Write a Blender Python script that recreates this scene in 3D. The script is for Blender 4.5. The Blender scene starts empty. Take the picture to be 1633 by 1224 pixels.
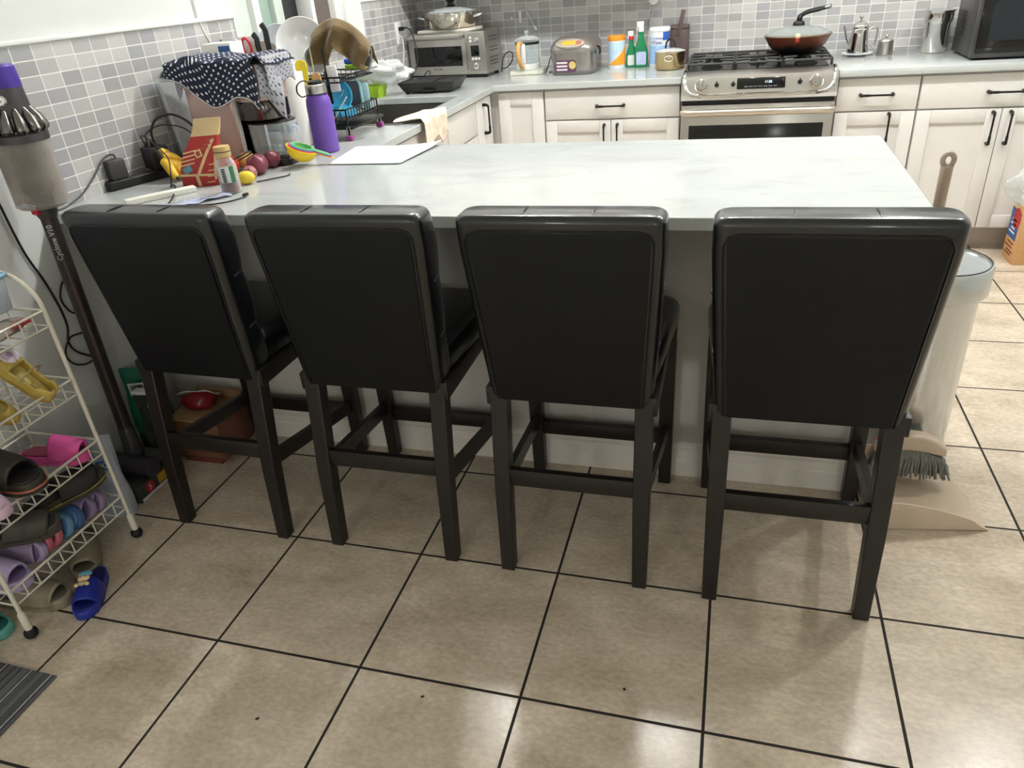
import bpy, bmesh, math, random
from mathutils import Vector, Matrix, Euler
random.seed(7)
PI = math.pi
SC = bpy.context.scene
COL = SC.collection

# ---------------------------------------------------------------- materials
def lin(c):
    out = []
    for v in c[:3]:
        v = v / 255.0
        out.append(v / 12.92 if v <= 0.04045 else ((v + 0.055) / 1.055) ** 2.4)
    return (out[0], out[1], out[2], 1.0)

def new_mat(name):
    m = bpy.data.materials.new(name)
    m.use_nodes = True
    nt = m.node_tree
    b = nt.nodes['Principled BSDF']
    return m, nt, b

def mat(name, col, rough=0.5, metal=0.0, var=0.06, vscale=30.0, bump=0.0, bscale=200.0, trans=0.0,
        ior=1.45, coat=0.0, alpha=1.0, emit=None, estr=0.0, spec=0.5, stretch=(1, 1, 1), sheen=0.0):
    """Principled material with a procedural noise variation and optional bump."""
    m, nt, b = new_mat(name)
    N = nt.nodes
    tc = N.new('ShaderNodeTexCoord')
    mp = N.new('ShaderNodeMapping')
    mp.inputs['Scale'].default_value = stretch
    nt.links.new(tc.outputs['Object'], mp.inputs['Vector'])
    nz = N.new('ShaderNodeTexNoise')
    nz.inputs['Scale'].default_value = vscale
    nz.inputs['Detail'].default_value = 3
    nt.links.new(mp.outputs['Vector'], nz.inputs['Vector'])
    rp = N.new('ShaderNodeValToRGB')
    c = lin(col)
    lo = tuple(max(0, x * (1 - var)) for x in c[:3]) + (1,)
    hi = tuple(min(1, x * (1 + var)) for x in c[:3]) + (1,)
    rp.color_ramp.elements[0].position = 0.3
    rp.color_ramp.elements[1].position = 0.7
    rp.color_ramp.elements[0].color = lo
    rp.color_ramp.elements[1].color = hi
    nt.links.new(nz.outputs['Fac'], rp.inputs['Fac'])
    nt.links.new(rp.outputs['Color'], b.inputs['Base Color'])
    b.inputs['Roughness'].default_value = rough
    b.inputs['Metallic'].default_value = metal
    b.inputs['IOR'].default_value = ior
    b.inputs['Transmission Weight'].default_value = trans
    b.inputs['Coat Weight'].default_value = coat
    b.inputs['Alpha'].default_value = alpha
    b.inputs['Specular IOR Level'].default_value = spec
    b.inputs['Sheen Weight'].default_value = sheen
    if emit:
        b.inputs['Emission Color'].default_value = lin(emit)
        b.inputs['Emission Strength'].default_value = estr
    if bump > 0:
        n2 = N.new('ShaderNodeTexNoise')
        n2.inputs['Scale'].default_value = bscale
        n2.inputs['Detail'].default_value = 4
        nt.links.new(mp.outputs['Vector'], n2.inputs['Vector'])
        bp = N.new('ShaderNodeBump')
        bp.inputs['Strength'].default_value = bump
        bp.inputs['Distance'].default_value = 0.002
        nt.links.new(n2.outputs['Fac'], bp.inputs['Height'])
        nt.links.new(bp.outputs['Normal'], b.inputs['Normal'])
    return m

def film_mat(name, col, fac=0.25, rough=0.1):
    """Thin clear plastic or glass film: mostly lets light straight through, with gloss on top."""
    m, nt, b = new_mat(name)
    N = nt.nodes
    out = N['Material Output']
    tr = N.new('ShaderNodeBsdfTransparent')
    tr.inputs['Color'].default_value = lin(col)
    b.inputs['Base Color'].default_value = lin(col)
    b.inputs['Roughness'].default_value = rough
    nz = N.new('ShaderNodeTexNoise')
    nz.inputs['Scale'].default_value = 25
    tc = N.new('ShaderNodeTexCoord')
    nt.links.new(tc.outputs['Object'], nz.inputs['Vector'])
    lw = N.new('ShaderNodeLayerWeight')
    lw.inputs['Blend'].default_value = 0.35
    ma = N.new('ShaderNodeMath'); ma.operation = 'MULTIPLY_ADD'
    ma.inputs[1].default_value = 0.45
    ma.inputs[2].default_value = fac - 0.08
    nt.links.new(lw.outputs['Facing'], ma.inputs[0])
    mb = N.new('ShaderNodeMath'); mb.operation = 'MULTIPLY_ADD'; mb.use_clamp = True
    mb.inputs[1].default_value = 0.16
    nt.links.new(nz.outputs['Fac'], mb.inputs[0])
    nt.links.new(ma.outputs[0], mb.inputs[2])
    mx = N.new('ShaderNodeMixShader')
    nt.links.new(mb.outputs[0], mx.inputs[0])
    nt.links.new(tr.outputs[0], mx.inputs[1])
    nt.links.new(b.outputs[0], mx.inputs[2])
    nt.links.new(mx.outputs[0], out.inputs['Surface'])
    return m

def floor_mat():
    m, nt, b = new_mat('floor_tile')
    N, L = nt.nodes, nt.links
    tc = N.new('ShaderNodeTexCoord')
    br = N.new('ShaderNodeTexBrick')
    br.offset = 0.0; br.squash = 1.0
    br.inputs['Scale'].default_value = 1.0
    br.inputs['Brick Width'].default_value = 0.405
    br.inputs['Row Height'].default_value = 0.405
    br.inputs['Mortar Size'].default_value = 0.0037
    br.inputs['Mortar Smooth'].default_value = 0.1
    br.inputs['Color1'].default_value = (0.25, 0.25, 0.25, 1)
    br.inputs['Color2'].default_value = (0.75, 0.75, 0.75, 1)
    br.inputs['Mortar'].default_value = (0.5, 0.5, 0.5, 1)
    L.new(tc.outputs['Object'], br.inputs['Vector'])
    n1 = N.new('ShaderNodeTexNoise'); n1.inputs['Scale'].default_value = 5.5; n1.inputs['Detail'].default_value = 8
    n1.inputs['Roughness'].default_value = 0.68
    n2 = N.new('ShaderNodeTexNoise'); n2.inputs['Scale'].default_value = 60; n2.inputs['Detail'].default_value = 6
    mp = N.new('ShaderNodeMapping'); mp.inputs['Scale'].default_value = (1, 1.6, 1)
    L.new(tc.outputs['Object'], mp.inputs['Vector'])
    # shift the cloudiness from tile to tile so that it does not run across joints
    ad = N.new('ShaderNodeVectorMath'); ad.operation = 'MULTIPLY_ADD'
    L.new(br.outputs['Color'], ad.inputs[0]); ad.inputs[1].default_value = (9, 7, 5)
    L.new(mp.outputs['Vector'], ad.inputs[2])
    L.new(ad.outputs['Vector'], n1.inputs['Vector'])
    L.new(mp.outputs['Vector'], n2.inputs['Vector'])
    r1 = N.new('ShaderNodeValToRGB')
    r1.color_ramp.elements[0].position = 0.3; r1.color_ramp.elements[1].position = 0.72
    r1.color_ramp.elements[0].color = lin((184, 169, 149)); r1.color_ramp.elements[1].color = lin((228, 214, 196))
    L.new(n1.outputs['Fac'], r1.inputs['Fac'])
    r2 = N.new('ShaderNodeValToRGB')
    r2.color_ramp.elements[0].position = 0.35; r2.color_ramp.elements[1].position = 0.7
    r2.color_ramp.elements[0].color = (0.84, 0.83, 0.81, 1); r2.color_ramp.elements[1].color = (1.08, 1.07, 1.05, 1)
    L.new(n2.outputs['Fac'], r2.inputs['Fac'])
    mx = N.new('ShaderNodeMix'); mx.data_type = 'RGBA'; mx.blend_type = 'MULTIPLY'
    mx.inputs['Factor'].default_value = 1.0
    L.new(r1.outputs['Color'], mx.inputs['A']); L.new(r2.outputs['Color'], mx.inputs['B'])
    gx = N.new('ShaderNodeMix'); gx.data_type = 'RGBA'
    L.new(br.outputs['Fac'], gx.inputs['Factor'])
    L.new(mx.outputs['Result'], gx.inputs['A'])
    gx.inputs['B'].default_value = lin((38, 32, 27))
    L.new(gx.outputs['Result'], b.inputs['Base Color'])
    rr = N.new('ShaderNodeMapRange')
    L.new(br.outputs['Fac'], rr.inputs['Value'])
    rr.inputs['To Min'].default_value = 0.235; rr.inputs['To Max'].default_value = 0.85
    L.new(rr.outputs['Result'], b.inputs['Roughness'])
    b.inputs['Specular IOR Level'].default_value = 0.45
    n3 = N.new('ShaderNodeTexNoise'); n3.inputs['Scale'].default_value = 230; n3.inputs['Detail'].default_value = 2
    L.new(tc.outputs['Object'], n3.inputs['Vector'])
    b1 = N.new('ShaderNodeBump'); b1.inputs['Strength'].default_value = 0.12; b1.inputs['Distance'].default_value = 0.001
    L.new(n3.outputs['Fac'], b1.inputs['Height'])
    b2 = N.new('ShaderNodeBump'); b2.inputs['Strength'].default_value = 0.6; b2.inputs['Distance'].default_value = 0.002
    b2.invert = True
    L.new(br.outputs['Fac'], b2.inputs['Height']); L.new(b1.outputs['Normal'], b2.inputs['Normal'])
    L.new(b2.outputs['Normal'], b.inputs['Normal'])
    return m

def mosaic_mat(name, axis, w, h, off, ramp):
    """Stack-bond glass mosaic: axis picks the wall's horizontal coordinate (0 = x, 1 = y)."""
    m, nt, b = new_mat(name)
    N, L = nt.nodes, nt.links
    tc = N.new('ShaderNodeTexCoord')
    sp = N.new('ShaderNodeSeparateXYZ'); L.new(tc.outputs['Object'], sp.inputs[0])
    cb = N.new('ShaderNodeCombineXYZ')
    L.new(sp.outputs[axis], cb.inputs[0]); L.new(sp.outputs[2], cb.inputs[1])
    mp = N.new('ShaderNodeMapping'); mp.inputs['Location'].default_value = (-off[0] + 200 * w, -off[1] + 200 * h, 0)
    L.new(cb.outputs[0], mp.inputs['Vector'])
    br = N.new('ShaderNodeTexBrick'); br.offset = 0; br.squash = 1
    br.inputs['Scale'].default_value = 1
    br.inputs['Brick Width'].default_value = w
    br.inputs['Row Height'].default_value = h
    br.inputs['Mortar Size'].default_value = 0.0016
    br.inputs['Mortar Smooth'].default_value = 0.15
    br.inputs['Color1'].default_value = (0, 0, 0, 1)
    br.inputs['Color2'].default_value = (1, 1, 1, 1)
    br.inputs['Mortar'].default_value = (0.5, 0.5, 0.5, 1)
    L.new(mp.outputs[0], br.inputs['Vector'])
    rp = N.new('ShaderNodeValToRGB'); rp.color_ramp.interpolation = 'CONSTANT'
    e = rp.color_ramp.elements
    e[0].position = 0; e[0].color = lin(ramp[0])
    e[1].position = 1.0 / len(ramp); e[1].color = lin(ramp[1])
    for i in range(2, len(ramp)):
        k = e.new(i / len(ramp)); k.color = lin(ramp[i])
    L.new(br.outputs['Color'], rp.inputs['Fac'])
    nz = N.new('ShaderNodeTexNoise'); nz.inputs['Scale'].default_value = 30
    L.new(mp.outputs[0], nz.inputs['Vector'])
    mr = N.new('ShaderNodeMapRange'); mr.inputs['To Min'].default_value = 0.95; mr.inputs['To Max'].default_value = 1.05
    L.new(nz.outputs['Fac'], mr.inputs['Value'])
    mu = N.new('ShaderNodeMix'); mu.data_type = 'RGBA'; mu.blend_type = 'MULTIPLY'; mu.inputs['Factor'].default_value = 1
    L.new(rp.outputs['Color'], mu.inputs['A']); L.new(mr.outputs['Result'], mu.inputs['B'])
    gx = N.new('ShaderNodeMix'); gx.data_type = 'RGBA'
    L.new(br.outputs['Fac'], gx.inputs['Factor']); L.new(mu.outputs['Result'], gx.inputs['A'])
    gx.inputs['B'].default_value = lin((232, 230, 224))
    L.new(gx.outputs['Result'], b.inputs['Base Color'])
    rr = N.new('ShaderNodeMapRange'); rr.inputs['To Min'].default_value = 0.22; rr.inputs['To Max'].default_value = 0.8
    L.new(br.outputs['Fac'], rr.inputs['Value']); L.new(rr.outputs['Result'], b.inputs['Roughness'])
    bp = N.new('ShaderNodeBump'); bp.inputs['Strength'].default_value = 0.5; bp.inputs['Distance'].default_value = 0.001; bp.invert = True
    L.new(br.outputs['Fac'], bp.inputs['Height']); L.new(bp.outputs['Normal'], b.inputs['Normal'])
    return m

def quartz_mat():
    m, nt, b = new_mat('white_quartz')
    N, L = nt.nodes, nt.links
    tc = N.new('ShaderNodeTexCoord')
    mp = N.new('ShaderNodeMapping'); mp.inputs['Scale'].default_value = (1, 2.2, 1)
    L.new(tc.outputs['Object'], mp.inputs['Vector'])
    n1 = N.new('ShaderNodeTexNoise'); n1.inputs['Scale'].default_value = 3.2; n1.inputs['Detail'].default_value = 9; n1.inputs['Roughness'].default_value = 0.7
    n1.inputs['Distortion'].default_value = 0.6
    L.new(mp.outputs[0], n1.inputs['Vector'])
    r1 = N.new('ShaderNodeValToRGB')
    e = r1.color_ramp.elements
    e[0].position = 0.34; e[0].color = lin((179, 183, 183))
    e[1].position = 0.47; e[1].color = lin((189, 193, 192))
    k = e.new(0.7); k.color = lin((195, 199, 198))
    L.new(n1.outputs['Fac'], r1.inputs['Fac'])
    L.new(r1.outputs['Color'], b.inputs['Base Color'])
    b.inputs['Roughness'].default_value = 0.13
    b.inputs['Specular IOR Level'].default_value = 0.5
    return m

def dots_mat(name, base, dot, pitch=0.016, r=0.28):
    """Polka dots on both faces of a cloth, laid out in its UV map (metres)."""
    m, nt, b = new_mat(name)
    N, L = nt.nodes, nt.links
    uv = N.new('ShaderNodeUVMap')
    sc = N.new('ShaderNodeVectorMath'); sc.operation = 'SCALE'; sc.inputs['Scale'].default_value = 1 / pitch
    L.new(uv.outputs[0], sc.inputs[0])
    # staggered grid: two square lattices, the second offset by half a pitch
    ds = []
    for o in (0.0, 0.5):
        ad = N.new('ShaderNodeVectorMath'); ad.operation = 'ADD'; ad.inputs[1].default_value = (o, o, 0)
        L.new(sc.outputs[0], ad.inputs[0])
        fr = N.new('ShaderNodeVectorMath'); fr.operation = 'FRACTION'; L.new(ad.outputs[0], fr.inputs[0])
        di = N.new('ShaderNodeVectorMath'); di.operation = 'DISTANCE'; di.inputs[1].default_value = (0.5, 0.5, 0)
        L.new(fr.outputs[0], di.inputs[0]); ds.append(di)
    mn = N.new('ShaderNodeMath'); mn.operation = 'MINIMUM'
    L.new(ds[0].outputs['Value'], mn.inputs[0]); L.new(ds[1].outputs['Value'], mn.inputs[1])
    lt = N.new('ShaderNodeMath'); lt.operation = 'LESS_THAN'; lt.inputs[1].default_value = r * 0.7
    L.new(mn.outputs[0], lt.inputs[0])
    mx = N.new('ShaderNodeMix'); mx.data_type = 'RGBA'
    L.new(lt.outputs[0], mx.inputs['Factor'])
    mx.inputs['A'].default_value = lin(base); mx.inputs['B'].default_value = lin(dot)
    L.new(mx.outputs['Result'], b.inputs['Base Color'])
    b.inputs['Roughness'].default_value = 0.85
    return m

def stripe_mat(name, cols, axis=0, period=0.1, rough=0.9, bump=0.0):
    """Bands of colour across one object axis; cols = [(position, rgb)...] over one period."""
    m, nt, b = new_mat(name)
    N, L = nt.nodes, nt.links
    tc = N.new('ShaderNodeTexCoord')
    sp = N.new('ShaderNodeSeparateXYZ'); L.new(tc.outputs['Object'], sp.inputs[0])
    di = N.new('ShaderNodeMath'); di.operation = 'DIVIDE'; di.inputs[1].default_value = period
    L.new(sp.outputs[axis], di.inputs[0])
    fr = N.new('ShaderNodeMath'); fr.operation = 'FRACT'; L.new(di.outputs[0], fr.inputs[0])
    rp = N.new('ShaderNodeValToRGB'); rp.color_ramp.interpolation = 'CONSTANT'
    e = rp.color_ramp.elements
    e[0].position = cols[0][0]; e[0].color = lin(cols[0][1])
    e[1].position = cols[1][0]; e[1].color = lin(cols[1][1])
    for p, c in cols[2:]:
        k = e.new(p); k.color = lin(c)
    L.new(fr.outputs[0], rp.inputs['Fac'])
    nz = N.new('ShaderNodeTexNoise'); nz.inputs['Scale'].default_value = 220; L.new(tc.outputs['Object'], nz.inputs['Vector'])
    mr = N.new('ShaderNodeMapRange'); mr.inputs['To Min'].default_value = 0.7; mr.inputs['To Max'].default_value = 1.3
    L.new(nz.outputs['Fac'], mr.inputs['Value'])
    mu = N.new('ShaderNodeMix'); mu.data_type = 'RGBA'; mu.blend_type = 'MULTIPLY'; mu.inputs['Factor'].default_value = 1
    L.new(rp.outputs['Color'], mu.inputs['A']); L.new(mr.outputs['Result'], mu.inputs['B'])
    L.new(mu.outputs['Result'], b.inputs['Base Color'])
    b.inputs['Roughness'].default_value = rough
    if bump:
        bp = N.new('ShaderNodeBump'); bp.inputs['Strength'].default_value = bump; bp.inputs['Distance'].default_value = 0.002
        L.new(nz.outputs['Fac'], bp.inputs['Height']); L.new(bp.outputs['Normal'], b.inputs['Normal'])
    return m

# ---------------------------------------------------------------- mesh builder
class MB:
    """Collects shapes in one bmesh; build() links them as ONE mesh object."""
    def __init__(s):
        s.bm = bmesh.new(); s.T = Matrix(); s.mi = 0
    def _add(s, vs, fs):
        bv = [s.bm.verts.new(s.T @ Vector(v)) for v in vs]
        out = []
        for f in fs:
            try:
                q = s.bm.faces.new([bv[i] for i in f]); q.material_index = s.mi; out.append(q)
            except ValueError:
                pass
        return bv, out
    def box(s, x0, x1, y0, y1, z0, z1, bev=0.0, seg=2):
        vs = [(x0, y0, z0), (x1, y0, z0), (x1, y1, z0), (x0, y1, z0), (x0, y0, z1), (x1, y0, z1), (x1, y1, z1), (x0, y1, z1)]
        bv, fs = s._add(vs, [(3, 2, 1, 0), (4, 5, 6, 7), (0, 1, 5, 4), (1, 2, 6, 5), (2, 3, 7, 6), (3, 0, 4, 7)])
        if bev > 0:
            s._bev(fs, bev, seg)
        return s
    def _bev(s, fs, bev, seg):
        es = list({e for f in fs for e in f.edges})
        r = bmesh.ops.bevel(s.bm, geom=es, offset=bev, segments=seg, profile=0.5, affect='EDGES', clamp_overlap=True)
        for f in r['faces']:
            f.material_index = s.mi
    def prism(s, pts, z0, z1, bev=0.0, seg=2):
        n = len(pts)
        vs = [(p[0], p[1], z0) for p in pts] + [(p[0], p[1], z1) for p in pts]
        fs = [tuple(range(n - 1, -1, -1)), tuple(range(n, 2 * n))]
        fs += [(i, (i + 1) % n, n + (i + 1) % n, n + i) for i in range(n)]
        bv, fl = s._add(vs, fs)
        if bev > 0:
            es = [e for f in fl[:2] for e in f.edges]
            r = bmesh.ops.bevel(s.bm, geom=es, offset=bev, segments=seg, profile=0.5, affect='EDGES', clamp_overlap=True)
            for f in r['faces']:
                f.material_index = s.mi
        return s
    def loft(s, rings, cap=True, closed=False):
        n = len(rings[0]); vs = [p for r in rings for p in r]; fs = []
        m = len(rings)
        for i in range(m if closed else m - 1):
            a, b = i * n, ((i + 1) % m) * n
            for k in range(n):
                fs.append((a + k, a + (k + 1) % n, b + (k + 1) % n, b + k))
        if cap and not closed:
            fs.append(tuple(range(n - 1, -1, -1))); fs.append(tuple(range((m - 1) * n, m * n)))
        s._add(vs, fs)
        return s
    def lathe(s, prof, n=32, c=(0, 0, 0), a0=0.0, a1=None):
        """prof = [(r, z)...] turned about z at c; r = 0 closes an end."""
        vs, idx = [], []
        for r, z in prof:
            if r < 1e-6:
                idx.append([len(vs)]); vs.append((c[0], c[1], c[2] + z))
            else:
                idx.append(list(range(len(vs), len(vs) + n)))
                for k in range(n):
                    a = 2 * PI * k / n
                    vs.append((c[0] + r * math.cos(a), c[1] + r * math.sin(a), c[2] + z))
        fs = []
        for A, B in zip(idx, idx[1:]):
            for k in range(n):
                k2 = (k + 1) % n
                if len(A) == 1 and len(B) == 1: continue
                if len(A) == 1: fs.append((A[0], B[k2], B[k]))
                elif len(B) == 1: fs.append((A[k], A[k2], B[0]))
                else: fs.append((A[k], A[k2], B[k2], B[k]))
        s._add(vs, fs)
        return s
    def cyl(s, c, r, z0, z1, n=24, bev=0.0, r2=None):
        r2 = r if r2 is None else r2
        if bev > 0:
            p = [(0, z0), (r - bev, z0), (r - bev * .3, z0 + bev * .3), (r, z0 + bev), (r2, z1 - bev), (r2 - bev * .3, z1 - bev * .3), (r2 - bev, z1), (0, z1)]
        else:
            p = [(0, z0), (r, z0), (r2, z1), (0, z1)]
        return s.lathe(p, n, (c[0], c[1], 0))
    def tube(s, pts, r, n=8, closed=False, flat=None):
        """Round (or flat=(a, b) elliptical) section swept along pts; r may be a list."""
        P = [Vector(p) for p in pts]; m = len(P)
        rs = r if isinstance(r, (list, tuple)) else [r] * m
        up = None; rings = []
        for i in range(m):
            if closed:
                t = (P[(i + 1) % m] - P[i - 1]).normalized()
            else:
                t = (P[min(i + 1, m - 1)] - P[max(i - 1, 0)])
                t = t.normalized() if t.length > 1e-9 else Vector((0, 0, 1))
            if up is None:
                up = t.orthogonal().normalized() if abs(t.z) > 0.95 or True else Vector((0, 0, 1))
                up = (Vector((0, 0, 1)) - t * t.z) if abs(t.z) < 0.95 else (Vector((1, 0, 0)) - t * t.x)
                up.normalize()
            else:
                up = up - t * up.dot(t)
                up = up.normalized() if up.length > 1e-6 else t.orthogonal().normalized()
            sd = t.cross(up)
            fa, fb = flat if flat else (1, 1)
            rings.append([P[i] + up * (rs[i] * fb * math.sin(2 * PI * k / n)) + sd * (rs[i] * fa * math.cos(2 * PI * k / n)) for k in range(n)])
        return s.loft(rings, cap=not closed, closed=closed)
    def ball(s, c, r, u=20, v=12):
        rx, ry, rz = (r, r, r) if not isinstance(r, (list, tuple)) else r
        T0 = s.T
        s.T = T0 @ Matrix.Translation(c) @ Matrix.Diagonal((rx, ry, rz, 1))
        s.lathe([(math.sin(PI * i / v), -math.cos(PI * i / v)) if 0 < i < v else (0, -1 if i == 0 else 1) for i in range(v + 1)], u)
        s.T = T0
        return s
    def sheet(s, f, nu, nv, uv=None):
        """Open surface f(u, v), u and v in 0..1; uv(u, v) writes a UV map."""
        vs = [f(i / nu, j / nv) for j in range(nv + 1) for i in range(nu + 1)]
        fs = [(j * (nu + 1) + i, j * (nu + 1) + i + 1, (j + 1) * (nu + 1) + i + 1, (j + 1) * (nu + 1) + i) for j in range(nv) for i in range(nu)]
        bv, fl = s._add(vs, fs)
        if uv:
            lay = s.bm.loops.layers.uv.verify()
            ix = {v: k for k, v in enumerate(bv)}
            for q in fl:
                for lp in q.loops:
                    k = ix[lp.vert]
                    lp[lay].uv = uv((k % (nu + 1)) / nu, (k // (nu + 1)) / nv)
        return s
    def slab(s, xs, ys, inside, z0, z1):
        """Flat slab over the grid cells (i, j) for which inside is true, with no inner walls."""
        nx, ny = len(xs) - 1, len(ys) - 1
        V = {}
        def v(i, j, z):
            k = (i, j, z)
            if k not in V: V[k] = s.bm.verts.new(s.T @ Vector((xs[i], ys[j], z)))
            return V[k]
        ins = lambda i, j: 0 <= i < nx and 0 <= j < ny and inside(i, j)
        for i in range(nx):
            for j in range(ny):
                if not ins(i, j): continue
                F = [(v(i, j, z1), v(i + 1, j, z1), v(i + 1, j + 1, z1), v(i, j + 1, z1)), (v(i, j + 1, z0), v(i + 1, j + 1, z0), v(i + 1, j, z0), v(i, j, z0))]
                if not ins(i, j - 1): F.append((v(i, j, z0), v(i + 1, j, z0), v(i + 1, j, z1), v(i, j, z1)))
                if not ins(i, j + 1): F.append((v(i + 1, j + 1, z0), v(i, j + 1, z0), v(i, j + 1, z1), v(i + 1, j + 1, z1)))
                if not ins(i - 1, j): F.append((v(i, j + 1, z0), v(i, j, z0), v(i, j, z1), v(i, j + 1, z1)))
                if not ins(i + 1, j): F.append((v(i + 1, j, z0), v(i + 1, j + 1, z0), v(i + 1, j + 1, z1), v(i + 1, j, z1)))
                for f in F:
                    s.bm.faces.new(f).material_index = s.mi
        return s
    def at(s, loc=(0, 0, 0), rot=(0, 0, 0)):
        s.T = Matrix.Translation(loc) @ Euler(rot, 'XYZ').to_matrix().to_4x4()
        return s
    def build(s, name, m, parent=None, loc=None, rot=None, ang=35, solid=0.0, sub=0, off=0.0, normals=True):
        if normals:
            bmesh.ops.recalc_face_normals(s.bm, faces=s.bm.faces)
        me = bpy.data.meshes.new(name)
        s.bm.to_mesh(me); s.bm.free()
        for x in (m if isinstance(m, (list, tuple)) else [m]):
            me.materials.append(x)
        me.shade_smooth()
        me.set_sharp_from_angle(angle=math.radians(ang))
        o = bpy.data.objects.new(name, me); COL.objects.link(o)
        if parent is not None: o.parent = parent
        if loc is not None: o.location = loc
        if rot is not None: o.rotation_euler = rot
        if solid:
            d = o.modifiers.new('thickness', 'SOLIDIFY'); d.thickness = solid; d.offset = off
        if sub:
            d = o.modifiers.new('smooth', 'SUBSURF'); d.levels = sub; d.render_levels = sub
        return o

def thing(name, label, cat, loc=(0, 0, 0), rot=0, group=None):
    o = bpy.data.objects.new(name, None); COL.objects.link(o)
    o.empty_display_size = 0.05
    o.location = loc
    o.rotation_euler = rot if isinstance(rot, (tuple, list)) else (0, 0, rot)
    o['label'] = label; o['category'] = cat
    if group: o['group'] = group
    return o

def tag(o, label, cat, group=None, kind=None):
    o['label'] = label; o['category'] = cat
    if group: o['group'] = group
    if kind: o['kind'] = kind
    return o

def struct(o):
    o['kind'] = 'structure'
    return o

def dup(root, loc, rot=None, label=None):
    r = root.copy(); COL.objects.link(r); r.location = loc
    if rot is not None: r.rotation_euler = rot if isinstance(rot, (tuple, list)) else (0, 0, rot)
    if label: r['label'] = label
    for ch in list(root.children):
        c = ch.copy(); COL.objects.link(c); c.parent = r
        for g in list(ch.children):
            d = g.copy(); COL.objects.link(d); d.parent = c
    return r

def lettering(name, txt, size, m, parent, loc, rot, ext=0.0004, align='CENTER'):
    cu = bpy.data.curves.new(name, 'FONT'); cu.body = txt; cu.size = size; cu.extrude = ext
    cu.align_x = align; cu.align_y = 'CENTER'
    cu.resolution_u = 3
    tmp = bpy.data.objects.new(name, cu); COL.objects.link(tmp)
    bpy.context.view_layer.update()
    me = bpy.data.meshes.new_from_object(tmp)
    bpy.data.objects.remove(tmp); bpy.data.curves.remove(cu)
    me.materials.clear(); me.materials.append(m)
    o = bpy.data.objects.new(name, me); COL.objects.link(o)
    if parent is not None: o.parent = parent
    o.location = loc; o.rotation_euler = rot
    return o

def rrect(w, d, r, n=5, cx=0.0, cy=0.0):
    """Rounded rectangle outline, w by d, centred on (cx, cy)."""
    P = []
    for sx, sy, a0 in ((1, 1, 0), (-1, 1, 90), (-1, -1, 180), (1, -1, 270)):
        for k in range(n + 1):
            a = math.radians(a0 + 90 * k / n)
            P.append((cx + sx * (w / 2 - r) + r * math.cos(a), cy + sy * (d / 2 - r) + r * math.sin(a)))
    return P

def spline(pts, k=8):
    """Catmull-Rom through pts."""
    P = [Vector(p) for p in pts]; out = []
    for i in range(len(P) - 1):
        a, b, c, d = P[max(i - 1, 0)], P[i], P[i + 1], P[min(i + 2, len(P) - 1)]
        for j in range(k):
            t = j / k
            out.append(0.5 * ((2 * b) + (c - a) * t + (2 * a - 5 * b + 4 * c - d) * t * t + (3 * b - a - 3 * c + d) * t ** 3))
    out.append(P[-1])
    return out

# ---------------------------------------------------------------- palette
M_wallpaint = mat('wall_paint', (208, 210, 207), 0.7, var=0.02, vscale=8, bump=0.05, bscale=120)
M_ceil = mat('ceiling_paint', (230, 228, 222), 0.8, var=0.02)
M_floor = floor_mat()
TILES = [(161, 160, 160), (175, 175, 174), (166, 164, 164), (190, 189, 187), (163, 163, 166), (193, 192, 189), (178, 177, 176), (169, 167, 166)]
M_tile_left = mosaic_mat('mosaic_left', 1, 0.0759, 0.0416, (0.821, 1.369), TILES)
M_tile_back = mosaic_mat('mosaic_back', 0, 0.0744, 0.0440, (1.448, 1.111), TILES)
M_trimwhite = mat('white_trim', (232, 233, 230), 0.35, var=0.02)
M_quartz = quartz_mat()
M_cab = mat('cabinet_paint', (226, 223, 219), 0.42, var=0.015, vscale=12)
M_toe = mat('toe_kick_paint', (186, 176, 165), 0.6, var=0.03)
M_gunmetal = mat('dark_metal', (46, 44, 42), 0.35, metal=0.7, var=0.1)
M_steel = mat('brushed_steel', (196, 194, 190), 0.27, metal=1.0, var=0.05, vscale=60, stretch=(1, 1, 30))
M_steel_h = mat('brushed_steel_flat', (200, 196, 190), 0.3, metal=1.0, var=0.05, vscale=60, stretch=(30, 1, 1))
M_polished = mat('polished_steel', (205, 203, 200), 0.1, metal=1.0, var=0.03)
M_chrome = mat('chrome', (220, 220, 220), 0.06, metal=1.0, var=0.02)
M_black = mat('black_plastic', (20, 20, 21), 0.38, var=0.1)
M_iron = mat('cast_iron', (24, 24, 25), 0.5, var=0.15, bump=0.15, bscale=300)
M_blackgloss = mat('black_glass', (12, 13, 14), 0.06, var=0.05)
M_leather = mat('black_leather', (9, 12, 15), 0.3, var=0.12, vscale=18, bump=0.1, bscale=420, spec=0.6, coat=0.35)
M_leather_back = mat('black_leather_back', (8, 11, 14), 0.48, var=0.12, vscale=14, bump=0.12, bscale=420, spec=0.3)
M_piping = mat('black_piping', (13, 13, 14), 0.3, var=0.1)
M_legwood = mat('espresso_wood', (31, 26, 23), 0.38, var=0.2, vscale=16, stretch=(6, 6, 0.6))
M_whiteplastic = mat('white_plastic', (232, 232, 230), 0.35, var=0.02)
M_ceramic = mat('white_ceramic', (238, 239, 240), 0.12, var=0.015)
M_wire = mat('white_coated_wire', (226, 220, 204), 0.35, var=0.03)
M_rubber = mat('black_rubber', (22, 22, 23), 0.6, var=0.1)
M_glass = mat('clear_glass', (250, 252, 252), 0.03, trans=1.0, var=0.0)
M_film = film_mat('clear_film', (246, 248, 248), 0.22, 0.12)
M_clear = film_mat('clear_plastic', (246, 249, 250), 0.09, 0.04)
M_paper = mat('white_paper', (238, 238, 234), 0.75, var=0.02)
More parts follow.
